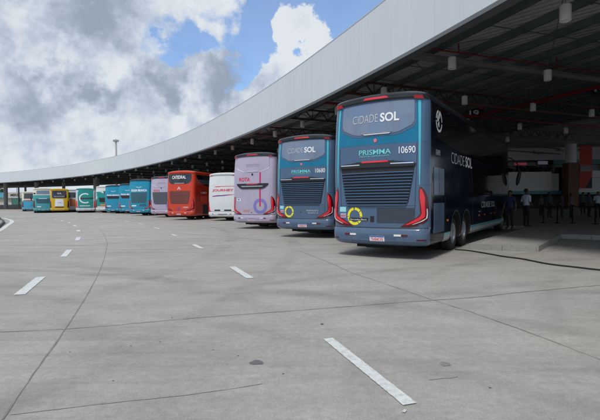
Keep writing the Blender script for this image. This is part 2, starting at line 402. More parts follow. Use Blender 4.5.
# ------------------------------------------------------------------ canopy
X0, Y0, H0, K = 5.3405, 11.06, R(-19.0725), -.00549496
ZB, ZT = 6.5, 9.046
def C(s, d=0.0, z=0.0):
    h = H0+K*s
    x = X0+(-math.cos(h)+math.cos(H0))/K; y = Y0+(math.sin(h)-math.sin(H0))/K
    return Vector((x+d*math.cos(h), y-d*math.sin(h), z))
def head(s): return H0+K*s
S0, S1 = -42.0, 178.0
def depth_at(s): return 58.0 if s < 52 else max(30.0, 58.0-(s-52)*1.4)

canopy = empty('station_canopy', C(60))
tag(canopy, 'long curved bus station canopy with pale panelled fascia and open steel roof structure', 'canopy')
CINV = Matrix.Translation(-canopy.location)
def cobj(name, bm, m, parent=canopy, **k):
    bmesh.ops.transform(bm, matrix=CINV, verts=bm.verts)
    return obj(name, bm, m, parent, **k)
bm = bmesh.new(); lay = bm.faces.layers.float.new('tone')
s = S0; pw = 1.22
while s < S1:
    tone = random.uniform(-.12, .12)
    a, b = s+.003, s+pw-.003
    for (z0, z1) in ((ZB+.13, ZT-.03),):
        q = [C(a, 0, z0), C(b, 0, z0), C(b, 0, z1), C(a, 0, z1)]; q2 = [C(a, .05, z0), C(b, .05, z0), C(b, .05, z1), C(a, .05, z1)]
        v = [bm.verts.new(p) for p in q]; v2 = [bm.verts.new(p) for p in q2]
        for f in (v, v2[::-1], (v[0], v2[0], v2[1], v[1]), (v[3], v[2], v2[2], v2[3]), (v[0], v[3], v2[3], v2[0]), (v[1], v2[1], v2[2], v[2])):
            ff = bm.faces.new(f); ff[lay] = tone
    s += pw
cobj('fascia', bm, 'fascia_panel')
def sweep(name, prof, m, parent=canopy, sa=S0, sb=S1, step=1.22):
    """prof: closed list of (d, z)"""
    bm = bmesh.new(); n = int((sb-sa)/step); prev = None; L = len(prof)
    for i in range(n+1):
        s = sa+(sb-sa)*i/n
        ring = [bm.verts.new(C(s, d, z)) for d, z in prof]
        if prev:
            for k in range(L): bm.faces.new((prev[k], ring[k], ring[(k+1) % L], prev[(k+1) % L]))
        else: bm.faces.new(ring)
        prev = ring
    bm.faces.new(prev[::-1])
    bmesh.ops.recalc_face_normals(bm, faces=bm.faces)
    return cobj(name, bm, m, parent)
def rect(d0, d1, z0, z1): return [(d0, z0), (d1, z0), (d1, z1), (d0, z1)]
sweep('fascia_backing', rect(.053, .10, ZB+.1, ZT-.04), 'fascia_back')
sweep('fascia_trim', rect(-.04, .34, ZB, ZB+.127), 'fascia_trim')
sweep('fascia_coping', rect(-.012, .34, ZT-.027, ZT+.012), 'coping')
# roof deck, deeper on the near side
bm = bmesh.new(); n = 120; prev = None
for i in range(n+1):
    s = S0+(S1-S0)*i/n; D = depth_at(s)
    ring = [bm.verts.new(C(s, .103, 8.0)), bm.verts.new(C(s, D*.5, 8.25)), bm.verts.new(C(s, D, 8.5)), bm.verts.new(C(s, D, 8.7)), bm.verts.new(C(s, .103, 8.2))]
    if prev:
        for k in range(5): bm.faces.new((prev[k], ring[k], ring[(k+1) % 5], prev[(k+1) % 5]))
    prev = ring
bmesh.ops.recalc_face_normals(bm, faces=bm.faces)
cobj('roof_deck', bm, 'roof_deck')
def dz(d): return 8.0+.5*d/58
# purlins that follow the curve
d = 1.3; k = 0
while d < 27:
    zt = dz(d)-.06
    sweep('purlin', [(d-.05, zt-.26), (d+.07, zt-.26), (d+.07, zt-.235), (d-.02, zt-.235), (d-.02, zt), (d-.05, zt)], 'purlin', sa=-8 if d > 2 else S0, sb=150, step=2.44)
    d += 1.75; k += 1
# hanging sag rods and posts between purlins (near the camera)
for s in [x*2.44-3.3 for x in range(0, 26)]:
    bm = bmesh.new()
    for j in range(0, 15):
        d = 1.3+1.75*j
        a = C(s, d, dz(d)-.30); b2 = C(s, d+1.75, dz(d)-.30)
        bar(bm, a, b2, .03); bar(bm, C(s, d+.02, dz(d)-.36), C(s, d+.02, dz(d)-.05), .09, .05)
    cobj('sag_rod', bm, 'purlin')
for (sa, da, sb_, db) in ((-.4, 1.5, 6.9, 9.5), (6.9, 1.5, -.4, 9.5), (6.9, 1.5, 11.7, 7.5), (-.4, 9.5, 6.9, 18), (6.9, 9.5, -.4, 18), (6.9, 9.0, 11.7, 16), (11.7, 9, 6.9, 16), (11.7, 1.5, 19, 9.5), (19, 1.5, 11.7, 9.5), (19, 1.5, 26.3, 9.5)):
    bm = bmesh.new(); bar(bm, C(sa, da, 7.58), C(sb_, db, 7.60), .022); cobj('cross_brace', bm, 'purlin')
# radial trusses
GS = [-.4, 6.95]+[11.7+7.32*i for i in range(0, 20)]
for gi, s in enumerate(GS):
    D = 42 if s < 60 else 27
    bm = bmesh.new(); zc, zb = 7.62, 6.98
    h = head(s)
    P = lambda d, z: C(s, d, z)
    if gi < 2:      # plain I girder at the near end
        for zz, hh, ww in ((7.55, .03, .22), (7.33, .03, .22), (7.44, .19, .02)):
            n_ = 20
            bar(bm, P(.5, zz), P(D, zz), ww, hh)
        cobj('roof_girder', bm, 'purlin_light'); continue
    bar(bm, P(.5, zc), P(D, zc), .12, .10); bar(bm, P(.5, zb), P(D, zb), .14, .12)
    t = cobj('roof_truss', bm, 'truss_brown' if gi in (2, 4) else 'truss')
    bm = bmesh.new(); d = .6
    while d < min(D, 30):
        bar(bm, P(d, zb), P(d+.6, zc), .06); bar(bm, P(d+.6, zc), P(d+1.2, zb), .06); bar(bm, P(d, zb), P(d, zc), .045); d += 1.2
    cobj('truss_web', bm, 'truss', canopy)
# columns
def find_s(px, d, lo=2, hi=170):
    best = None; s = lo
    while s < hi:
        p = C(s, d); e = abs(300+(p.x*Rv.x+p.y*Rv.y)/(p.y*Fv.y)*F_PX - px)
        if best is None or e < best[0]: best = (e, s)
        s += .05
    return best[1]
COLS = [(198, 11, .5), (96.6, 9, .62), (37, 9, .5), (6, 7, .5), (140, 11, .45), (330, 13, .5), (255, 13, .5), (19, 20, .22), (25.7, 18, .3), (64, 14, .4)]
for px, dd, r in COLS:
    s = find_s(px, dd); p = C(s, dd)
    bm = bmesh.new(); cyl(bm, (p.x, p.y, 0.02), (p.x, p.y, 7.0), r, n=28)
    if r > .4: cyl(bm, (p.x, p.y, 6.6), (p.x, p.y, 6.97), r, r*1.15, n=28, caps=False)
    cobj('column', bm, 'concrete_col', smooth=True)
bm = bmesh.new(); prev = None
for i in range(81):
    s = 50+i*1.6; D = depth_at(s)
    ring = [bm.verts.new(C(s, D+a, z)) for a, z in ((.05, 6.9), (.25, 6.9), (.25, 8.8), (.05, 8.8))]
    if prev:
        for k in range(4): bm.faces.new((prev[k], ring[k], ring[(k+1) % 4], prev[(k+1) % 4]))
    else: bm.faces.new(ring)
    prev = ring
bm.faces.new(prev[::-1]); bmesh.ops.recalc_face_normals(bm, faces=bm.faces)
cobj('rear_beam', bm, 'fascia_back')
# dark backdrop wall, added so the view under the roof stays dark
bm = bmesh.new(); prev = None
for i in range(0, 61):
    s = 18+i*1.1*1.0; D = depth_at(s)-4
    a, b2 = C(s, D, 0.1), C(s, D, dz(D)-.02)
    c2, d2 = C(s, D+.3, 0.1), C(s, D+.3, dz(D)-.02)
    ring = [bm.verts.new(x) for x in (a, b2, d2, c2)]
    if prev:
        for k in range(4): bm.faces.new((prev[k], ring[k], ring[(k+1) % 4], prev[(k+1) % 4]))
    prev = ring
bmesh.ops.recalc_face_normals(bm, faces=bm.faces)
cobj('backdrop_wall', bm, 'dark_wall')

# sprinkler pipes (red)
def pipe_along(pts, r, label):
    bm = bmesh.new(); tube(bm, pts, r, 8)
    o = obj('sprinkler_pipe', bm, 'pipe_red', smooth=True); tag(o, label, 'pipe'); return o
pA = [C(6.55, .6+.9*i, 7.66) for i in range(40)]
p1 = pipe_along(pA, .035, 'thin red sprinkler pipe nearest the camera, crossing under the roof beside the first truss')
for dd in (3.9, 9.6, 15.4):
    bm = bmesh.new(); cyl(bm, C(6.55, dd, 7.66), C(6.55, dd, 8.05), .03, n=8); obj('hanger', bm, 'pipe_red', p1)
pipe_along([C(s_*2.0, 13.6, 7.25) for s_ in range(-2, 26)], .10, 'thick red fire main running deep under the roof along the curve of the canopy')
pipe_along([C(14.2, .6+.9*i, 7.0) for i in range(30)], .07, 'rust red pipe under the roof just above the nearest coach')

# pendant lamps
def make_lamp():
    root = empty('pendant_lamp')
    bm = bmesh.new(); I = Matrix.Identity(4)
    lathe(bm, [(.0, .23), (.148, .23), (.158, .215), (.158, -.225), (.147, -.235), (.138, -.225), (.150, -.13)], I, 32)
    obj('lamp_body', bm, 'lamp_white', root, smooth=True)
    bm = bmesh.new(); lathe(bm, [(.15, -.135), (.10, -.10), (.05, -.085), (0, -.08)], I, 32); obj('reflector', bm, 'lamp_inner', root, smooth=True)
    bm = bmesh.new(); cyl(bm, (0, 0, .23), (0, 0, .95), .010, n=8); obj('stem', bm, 'fascia_trim', root)
    return root
ORD = ['first', 'second', 'third', 'fourth', 'fifth', 'sixth', 'seventh', 'eighth', 'ninth', 'tenth', 'eleventh', 'twelfth', 'thirteenth', 'fourteenth', 'fifteenth', 'sixteenth', 'seventeenth', 'eighteenth', 'nineteenth', 'twentieth', 'twenty-first', 'twenty-second', 'twenty-third', 'twenty-fourth', 'twenty-fifth', 'twenty-sixth', 'twenty-seventh']
proto = make_lamp(); first = True
ROWN = ['outermost row, closest to the fascia', 'second row in from the fascia', 'third row in from the fascia', 'fourth row in from the fascia', 'innermost row']
for row in range(5):
    c = 0
    for j in range(0, 26 if row < 2 else 20):
        s = 1.1+4.92*j; dd = 3.1+5.25*row
        p = C(s, dd, 6.98)
        v = p-Vector((0, 0, CAM_H)); px = 300+v.dot(Rv)/v.dot(Fv)*F_PX; py = 210-v.dot(Uv)/v.dot(Fv)*F_PX
        if not (-3 < px < 603 and -3 < py < 420): continue
        o = proto if first else copy_tree(proto); first = False
        o.location = p
        tag(o, 'white cylinder pendant lamp, %s from the camera in the %s' % (ORD[c], ROWN[row]), 'lamp', 'pendant lamps under the canopy'); c += 1

# bay number signs
def bay_sign(px, py, Y, word, label):
    base = atY(px, Y); z = CAM_H+(198.7-py)*Y/F_PX*1.0
    root = empty('bay_sign', (base.x, base.y, z), R(-28)); tag(root, label, 'sign', 'bay number signs')
    bm = bmesh.new(); box(bm, (0, 0, 0), (1.15, .1, .8)); obj('panel', bm, 'sign_black', root)
    bm = bmesh.new(); box(bm, (.42, -.062, .3), (.26, .02, .16)); obj('red_corner', bm, 'red_print', root)
    flat_text('number', word, .42, .62, Matrix.Translation((-.08, -.056, -.04)) @ Matrix.Rotation(R(90), 4, 'X'), 'white_print', root, .02)
    bm = bmesh.new()
    for x in (-.45, .45): cyl(bm, (x, 0, .4), (x, 0, 7.9-z), .015, n=6)
    obj('hanger', bm, 'fascia_trim', root)
bay_sign(475.5, 112.5, 31, '19', 'black hanging bay sign with white number 19 above the nearest coach')
bay_sign(602, 88, 25, '18', 'black hanging bay sign with white number 18 cut off at the right edge')

# ------------------------------------------------------------------ platforms
B1 = (Vector((2.02, 11.62, 0)), R(33.9))     # rear centre of the nearest coach, axis angle from +Y toward +X
def frame(o, a, x, y):
    return Vector((o.x+x*math.cos(a)+y*math.sin(a), o.y-x*math.sin(a)+y*math.cos(a), 0))
poly = []
tipL = at(470.5, 249.3); tipR = at(536, 252); inn = at(559.7, 238.3)
poly += [C(-30, 6.5), ]
farR = inn + (inn-tipR).normalized().cross(Vector((0, 0, 1)))*9
poly = [farR + Vector((6, -14, 0)), farR, inn, tipR, tipL, tipL+(inn-tipR).normalized()*10.5]
for (oo, aa) in ((Vector((.1, 17.8, 0)), R(29.5)), (Vector((-2.5, 23.9, 0)), R(25.5)), (Vector((-4.6, 29.3, 0)), R(23))):
    poly += [frame(oo, aa, 3.3, 7.6), frame(oo, aa, 3.3, 2.7), frame(oo, aa, 1.8, 2.7), frame(oo, aa, 1.8, 13.2)]
for s in range(34, 176, 8): poly.append(C(s, 16))
poly += [C(176, 40), C(120, 40)] + [C(s, 62) for s in range(90, -31, -15)]
bm = bmesh.new(); slab(bm, poly, 0, .16)
tag(obj('platform', bm, 'floor_concrete'), kind='structure')
# kerb stones, a hair above the slab
bm = bmesh.new()
kp = [farR, inn, tipR, tipL, tipL+(inn-tipR).normalized()*10.5]
for a, b2 in zip(kp, kp[1:]):
    L = (b2-a).length; n = max(1, round(L/1.0)); d_ = (b2-a).normalized(); nn = Vector((d_.y, -d_.x, 0))
    if nn.dot(Vector((0, 0, 0))) < 0: nn = -nn
    for k in range(n):
        p = a+d_*(L*(k+.01)/n); q = a+d_*(L*(k+.99)/n); m_ = (p+q)/2
        box(bm, (m_.x, m_.y, .083), ((q-p).length, .13, .166+random.uniform(0, .006)), math.atan2(d_.y, d_.x))
tag(obj('platform_kerb', bm, 'kerb_concrete'), kind='structure')

# hose
pts = [at(*p, z=.02) for p in ((455, 249.5), (466, 250.2), (476, 251.6), (490, 254), (505, 256.6), (522, 258.8), (548, 263.8), (575, 267), (600, 269.8), (640, 273))]
bm = bmesh.new(); tube(bm, smooth_path(pts, 10), .017, 8)
tag(obj('water_hose', bm, 'rubber', smooth=True), 'black hose snaking over the concrete from the nearest coach past the platform kerb', 'hose')

# ------------------------------------------------------------------ coaches
# outline (half) as arc length table: rear centre -> corner -> side -> front
W = 1.32
def make_outline(L, fine):
    pts = []; bow = .09; rc = .27; xb = W-rc
    nb = 10 if fine else 5
    for i in range(nb+1):
        x = xb*i/nb; pts.append((x, bow*(x/xb)**2))
    sl = math.atan(2*bow/xb)
    nc = 9 if fine else 5
    # quarter ellipse corner starting with slope sl
    cy = bow+rc
    for i in range(1, nc+1):
        t = i/nc; a = sl*.6+(math.pi/2-sl*.6)*t
        pts.append((xb+rc*(math.sin(a)-math.sin(sl*.6))/(1-math.sin(sl*.6)), bow+rc*1.05*(1-math.cos(a))/(1)-rc*1.05*(1-math.cos(sl*.6))))
    yend = L-.5
    ys = pts[-1][1]; step = .35 if fine else .9
    n = int((yend-ys)/step)
    for i in range(1, n+1): pts.append((W, ys+(yend-ys)*i/n))
    for i in range(1, 6):
        a = math.pi/2*i/5; pts.append((W-.40*(1-math.cos(a)), yend+.38*math.sin(a)))
    for i in range(1, 4):
        x = (W-.40)*(1-i/3); pts.append((x, L-.12+.12*(1-(x/(W-.4))**2)))
    cum = [0]
    for a, b2 in zip(pts, pts[1:]): cum.append(cum[-1]+math.hypot(b2[0]-a[0], b2[1]-a[1]))
    return pts, cum
PROF_DD = [(.33, .12, .93), (.37, .03, .965), (.44, -.05, .99), (.58, -.075, 1), (.70, -.06, 1), (.755, -.02, 1), (.765, .0, 1), (.80, .0, 1), (1.3, .0, 1), (2.2, .015, 1), (2.9, .05, .998), (3.5, .10, .99), (3.84, .145, .98), (3.87, .12, .978), (3.90, .075, .976), (3.985, .07, .972), (4.03, .11, .96), (4.075, .26, .92), (4.098, .5, .85), (4.10, .75, .75)]
class Bus:
    def __init__(s, L=14.0, H=4.1, fine=True, name='coach'):
        s.L, s.H, s.fine = L, H, fine; s.k = H/4.1
        s.pts, s.cum = make_outline(L, fine)
        s.u_side = s.u_at_y(.5)-.5
        s.root = empty(name)
    def u_at_y(s, y):
        for (p, c), (q, d) in zip(zip(s.pts, s.cum), list(zip(s.pts, s.cum))[1:]):
            if p[0] > W-.01 and q[1] >= y: return c+(y-p[1])
        return s.cum[-1]
    def base(s, u):
        sg = 1 if u >= 0 else -1; a = abs(u); P_, Cm = s.pts, s.cum
        import bisect
        i = min(max(bisect.bisect_right(Cm, a)-1, 0), len(P_)-2)
        t = (a-Cm[i])/(Cm[i+1]-Cm[i]); p, q = P_[i], P_[i+1]
        x = p[0]+(q[0]-p[0])*t; y = p[1]+(q[1]-p[1])*t
        def tang(j):
            j0, j1 = max(j-1, 0), min(j+1, len(P_)-1)
            if j == 0: return (1.0, 0.0)
            tx, ty = P_[j1][0]-P_[j0][0], P_[j1][1]-P_[j0][1]; l = math.hypot(tx, ty); return (tx/l, ty/l)
        t0, t1 = tang(i), tang(i+1); tx, ty = t0[0]+(t1[0]-t0[0])*t, t0[1]+(t1[1]-t0[1])*t
        l = math.hypot(tx, ty); tx /= l; ty /= l
        return sg*x, y, sg*ty, -tx
    def P(s, u, z, off=0.0):
        x, y, nx, ny = s.base(u)
        ry, scl = lerp_table(PROF_DD, z/s.k)
        kk = max(0.0, 1-y/2.5)
        fk = max(0.0, (y-(s.L-1.2))/1.2)
        fr = -max(0, (z/s.k-1.6))*.22*fk
        zz = z-.085*max(0.0, (z/s.k-2.9)/1.2)*(abs(x)/W)**3
        return Vector((x*scl+nx*off, y+ry*kk+ny*off+fr, zz))
    def shell(s, mats, matfn, zlev=None):
        mu = list(dict.fromkeys(mats)); remap = [mu.index(q) for q in mats]; mf0 = matfn; matfn = lambda u, z: remap[mf0(u, z)]; mats = mu
        zl = []
        prs = [p[0]*s.k for p in PROF_DD]
        for a, b2 in zip(prs, prs[1:]):
            n = max(1, int((b2-a)/(.22 if s.fine else .6)))
            for i in range(n): zl.append(a+(b2-a)*i/n)
        zl.append(prs[-1])
        us = [c for c in s.cum]; full = [-c for c in us[:0:-1]]+us[:-1]   # closed loop
        bm = bmesh.new(); rings = []
        for z in zl: rings.append([bm.verts.new(s.P(u, z)) for u in full])
        n = len(full)
        for zi in range(len(zl)-1):
            zm = (zl[zi]+zl[zi+1])/2
            for i in range(n):
                j = (i+1) % n
                um = (full[i]+full[j])/2 if j else -s.cum[-1]+.01
                f = bm.faces.new((rings[zi][i], rings[zi][j], rings[zi+1][j], rings[zi+1][i])); f.material_index = matfn(um, zm/s.k)
        f = bm.faces.new(rings[0][::-1]); f.material_index = mu.index('underbody')
        # roof: inset rings then cap
        top = rings[-1]; f = bm.faces.new(top); f.material_index = matfn(0, 4.2)
        bmesh.ops.recalc_face_normals(bm, faces=bm.faces)
        me = bpy.data.meshes.new('body'); bm.to_mesh(me); bm.free()
        for q in mats: me.materials.append(MATS[q])
        # wheel arches by boolean
        o = bpy.data.objects.new('tmp', me); col.objects.link(o)
        cb = bmesh.new()
        for y in s.wheels:
            for sg in (1, -1): cyl(cb, (sg*.72, y, .52), (sg*1.6, y, .52), .60, n=28)
        cm = bpy.data.meshes.new('cut'); cb.to_mesh(cm); cb.free(); cm.materials.append(MATS['underbody'])
        co = bpy.data.objects.new('cut', cm); col.objects.link(co)
        md = o.modifiers.new('b', 'BOOLEAN'); md.object = co; md.operation = 'DIFFERENCE'; md.solver = 'EXACT'; md.material_mode = 'TRANSFER'
        dg = bpy.context.evaluated_depsgraph_get(); me2 = bpy.data.meshes.new_from_object(o.evaluated_get(dg))
        for x in (o, co): col.objects.unlink(x); bpy.data.objects.remove(x)
        me2.name = 'body'
        return obj('body', me2, None, s.root, smooth=True, sharp=32)
    def patch(s, name, rows, m, off=.008, nu=14, parent=None, thick=.012, dzm=.07, split=None, label=None):
        rows = [(r[0]*s.k, r[1], r[2]) for r in sorted(rows)]
        rr = []
        for a, b2 in zip(rows, rows[1:]):
            n = max(1, int((b2[0]-a[0])/(dzm if s.fine else .4)))
            for i in range(n):
                t = i/n; rr.append(tuple(x+(y-x)*t for x, y in zip(a, b2)))
        rr.append(rows[-1])
        bm = bmesh.new(); G = []
        for z, a, b2 in rr:
            nn = nu
            G.append([bm.verts.new(s.P(a+(b2-a)*i/nn, z, off)) for i in range(nn+1)])
        for g, h in zip(G, G[1:]):
            for i in range(len(g)-1): bm.faces.new((g[i], g[i+1], h[i+1], h[i]))
        # rim going inwards
        loop = [(G[0][i], rr[0][1]+(rr[0][2]-rr[0][1])*i/nu, rr[0][0]) for i in range(nu+1)]
        loop += [(G[i][-1], rr[i][2], rr[i][0]) for i in range(1, len(rr))]
        loop += [(G[-1][i], rr[-1][1]+(rr[-1][2]-rr[-1][1])*i/nu, rr[-1][0]) for i in range(nu-1, -1, -1)]
        loop += [(G[i][0], rr[i][1], rr[i][0]) for i in range(len(rr)-2, 0, -1)]
        low = [bm.verts.new(s.P(u, z, off-thick)) for v, u, z in loop]
        n = len(loop)
        for i in range(n):
            j = (i+1) % n
            try: bm.faces.new((loop[j][0], loop[i][0], low[i], low[j]))
            except ValueError: pass
        bmesh.ops.dissolve_degenerate(bm, dist=1e-5, edges=bm.edges)
        o = obj(name, bm, m, parent or s.root, smooth=True, sharp=40)
        if label: o['label'] = label
        return o
    def text(s, name, word, u0, u1, z, h, m, off=.013, weight=0.0, parent=None):
        vs, fs, wd, cap = text_mesh(word, weight)
        bm = bmesh.new(); V = [bm.verts.new(s.P(u0+v[0]/wd*(u1-u0), (z-h/2+v[1]*h/cap)*s.k, off)) for v in vs]
        for f in fs:
            try: bm.faces.new([V[i] for i in f])
            except ValueError: pass
        return obj(name, bm, m, parent or s.root)
    def ring(s, name, u, z, r0, r1, segs, m, off=.010, parent=None, n=72):
        bm = bmesh.new()
        for a0, a1 in segs:
            k = max(2, int(n*(a1-a0)/360)); pr = None
            for i in range(k+1):
                a = R(a0+(a1-a0)*i/k)
                q = [bm.verts.new(s.P(u+r*math.cos(a), (z+r*math.sin(a))*s.k, off)) for r in (r0, r1)]
                if pr: bm.faces.new((pr[0], pr[1], q[1], q[0]))
                pr = q
        return obj(name, bm, m, parent or s.root)
    def add_wheels(s, steer=None):
        global WHEEL
        for y in s.wheels:
            for sg in (1, -1):
                c = copy_tree(WHEEL_F if y > 6 else WHEEL_R, s.root)
                c.location = (sg*1.09, y, .5); c.rotation_euler = (0, R(90)*sg, 0)
        bm = bmesh.new()
        for y in s.wheels: cyl(bm, (-.95, y, .5), (.95, y, .5), .11, n=12)
        y = s.wheels[0]; bmesh.ops.create_icosphere(bm, subdivisions=2, radius=.28, matrix=Matrix.Translation((0, y, .48)))
        box(bm, (0, y-1.4, .45), (1.1, 1.6, .5)); box(bm, (-.6, y-1.9, .27), (.5, .5, .12)); cyl(bm, (.5, .9, .3), (.5, 2.0, .3), .12, n=12)
        box(bm, (0, s.L/2, .35), (1.6, s.L-6, .35))
        obj('chassis', bm, 'underbody', s.root)
    def tail_lights(s, lens='red_lens', white=True, zoff=0, scale=1.0):
        for sg in (1, -1):
            rows = [(1.74, 1.135, 1.16), (1.66, 1.115, 1.25), (1.5, 1.11, 1.33), (1.3, 1.13, 1.375), (1.1, 1.14, 1.37), (1.02, 1.07, 1.35), (.95, .94, 1.32), (.88, .80, 1.24), (.82, .70, 1.08), (.785, .66, .86)]
            rows = [(z*scale+zoff, a, b2) if sg > 0 else (z*scale+zoff, -b2, -a) for z, a, b2 in rows]
            t = s.patch('tail_light', rows, 'dark_red_lens', off=.012, nu=6)
            r2 = [(1.68, 1.14, 1.18), (1.5, 1.13, 1.25), (1.3, 1.16, 1.25), (1.12, 1.18, 1.26), (1.03, 1.13, 1.25), (.95, .99, 1.14), (.88, .86, .98), (.84, .77, .84)]
            r2 = [(z*scale+zoff, a, b2) if sg > 0 else (z*scale+zoff, -b2, -a) for z, a, b2 in r2]
            s.patch('lens', r2, lens, off=.022, nu=4, parent=t)
            if white:
                r3 = [(1.22, 1.30, 1.32), (1.10, 1.305, 1.33), (1.0, 1.285, 1.312), (.93, 1.155, 1.20), (.88, 1.03, 1.07), (.845, .95, .97)]
                r3 = [(z*scale+zoff, a, b2) if sg > 0 else (z*scale+zoff, -b2, -a) for z, a, b2 in r3]
                s.patch('reversing_lens', r3, 'white_lens', off=.024, nu=3, parent=t)
                r4 = [(1.26, 1.27, 1.28), (1.6, 1.28, 1.30), (.99, .0, 0)][:2]
    def bumper_bits(s, plate='THE4C72', uplate=.08, red=True):
        for sg in (1, -1):
            a, b2 = (.52, .70) if sg > 0 else (-.70, -.52)
            s.patch('reflector', [(.565, a, b2), (.61, a, b2)], 'white_lens' , off=.012, nu=3)
            a, b2 = (.71, .86) if sg > 0 else (-.86, -.71)
            s.patch('reflector', [(.565, a, b2), (.61, a, b2)], 'dark_red_lens', off=.012, nu=3)
            a, b2 = (1.08, 1.32) if sg > 0 else (-1.32, -1.08)
            s.patch('marker_lamp', [(.47, a, b2), (.50, a, b2)], 'dark_red_lens', off=.010, nu=4)
        # seam between bumper and boot lid
        s.patch('bumper_seam', [(.748, -1.36, 1.36), (.772, -1.36, 1.36)], 'grille_dark', off=.004, nu=30)
        pl = s.patch('licence_plate', [(.435, uplate-.2, uplate+.2), (.565, uplate-.2, uplate+.2)], 'white_print', off=.025, nu=4)
        s.patch('plate_band', [(.538, uplate-.195, uplate+.195), (.561, uplate-.195, uplate+.195)], 'blue_print', off=.030, nu=4, parent=pl)
        s.text('lettering', plate, uplate-.165, uplate+.165, .485, .07, 'red_print', off=.033, parent=pl, weight=.01)
        # panel recess around the plate
        s.patch('bumper_recess', [(.40, uplate-.5, uplate+.5), (.41, uplate-.52, uplate+.52), (.60, uplate-.45, uplate+.45)], s.bump_mat, off=.006, nu=8)
    def roof_lamps(s):
        s.patch('brake_light', [(3.915, -.36, .36), (3.965, -.30, .30)], 'red_lens', off=.012, nu=10)
        for sg in (1, -1):
            a, b2 = (1.0, 1.22) if sg > 0 else (-1.22, -1.0)
            s.patch('roof_lamp', [(3.86, a, b2), (3.93, a+.02, b2-.02)], 'red_lens', off=.045, nu=5)
    def mirrors(s):
        for sg in (1, -1):
            bm = bmesh.new()
            tube(bm, smooth_path([(sg*1.0, s.L-.25, 3.45*s.k), (sg*1.3, s.L+.25, 3.42*s.k), (sg*1.62, s.L+.42, 3.1*s.k), (sg*1.66, s.L+.38, 2.7*s.k)], 6), .028, 8)
            a = obj('mirror', bm, 'black_plastic', s.root, smooth=True)
            bm = bmesh.new(); bmesh.ops.create_uvsphere(bm, u_segments=16, v_segments=10, radius=1, matrix=Matrix.Translation((sg*1.66, s.L+.34, 2.45*s.k)) @ Matrix.Rotation(R(12)*sg, 4, 'Y') @ Matrix.Diagonal((.10, .07, .40, 1)))
            obj('mirror_housing', bm, 'black_plastic', a, smooth=True)
    def front(s):
        uf = s.cum[-1]
        for sg in (1, -1):
            a, b2 = (uf-1.2, uf-.015) if sg > 0 else (-uf+.015, -uf+1.2)
            s.patch('windscreen', [(1.35, a, b2), (3.75, a, b2)], 'black_glass', off=.01, nu=10, dzm=.3)
            a, b2 = (uf-1.25, uf-.8) if sg > 0 else (-uf+.8, -uf+1.25)
            s.patch('headlight', [(.7, a, b2), (.95, a, b2)], 'white_lens', off=.012, nu=6)
def wheel_proto(kind):
    root_bm = bmesh.new()
    prof = [(.29, -.14), (.33, -.15), (.44, -.145), (.485, -.11), (.50, -.06), (.50, .06), (.485, .11), (.44, .145), (.33, .15), (.29, .14)]
    lathe(root_bm, prof, Matrix.Identity(4), 36)
    for r_ in (.495,):
        for zz in (-.04, .0, .04): pass
    t = obj('wheel', root_bm, 'tyre', smooth=True, sharp=50)
    bm = bmesh.new()
    if kind == 'front': pr = [(.30, .145), (.275, .13), (.262, .10), (.20, .135), (.15, .16), (.10, .17), (.09, .21), (.0, .215)]
    else: pr = [(.30, .145), (.275, .13), (.262, .02), (.20, -.04), (.15, -.03), (.13, .05), (.12, .09), (.0, .095)]
    lathe(bm, pr, Matrix.Identity(4), 32)
    for i in range(10):
        a = 2*math.pi*i/10; rr = .175; z = .15 if kind == 'front' else -.03
        cyl(bm, (rr*math.cos(a), rr*math.sin(a), z-.02), (rr*math.cos(a), rr*math.sin(a), z+.035), .016, n=6)
    obj('rim', bm, 'dull_metal', t, smooth=True, sharp=30)
    if kind == 'rear':
        bm = bmesh.new(); lathe(bm, [(a, b2-.33) for a, b2 in prof], Matrix.Identity(4), 30); obj('inner_tyre', bm, 'tyre', t, smooth=True)
    return t
WHEEL_F = wheel_proto('front'); WHEEL_R = wheel_proto('rear')

def place(b, px, Y, ang):
    p = atY(px, Y); b.root.location = (p.x, p.y, 0); b.root.rotation_euler = (0, 0, -R(ang))

def side_common(b, m_side=None, glass=True, single=False):
    for sg in (1, -1):
        U = lambda y: sg*b.u_at_y(y)
        o_ = lambda a, c: (min(U(a), U(c)), max(U(a), U(c)))
        if glass:
            if not single:
                b.patch('side_window', [(3.02, *o_(.75, b.L-.6)), (3.1, *o_(.62, b.L-.55)), (3.78, *o_(.8, b.L-.7))], 'black_glass', off=.008, nu=24, dzm=.25)
                b.patch('side_window', [(1.75, *o_(4.4, b.L-.6)), (2.55, *o_(4.2, b.L-.6))], 'black_glass', off=.008, nu=24, dzm=.4)
            else:
                b.patch('side_window', [(2.2, *o_(.9, b.L-.6)), (3.5, *o_(1.0, b.L-.6))], 'black_glass', off=.008, nu=24, dzm=.3)

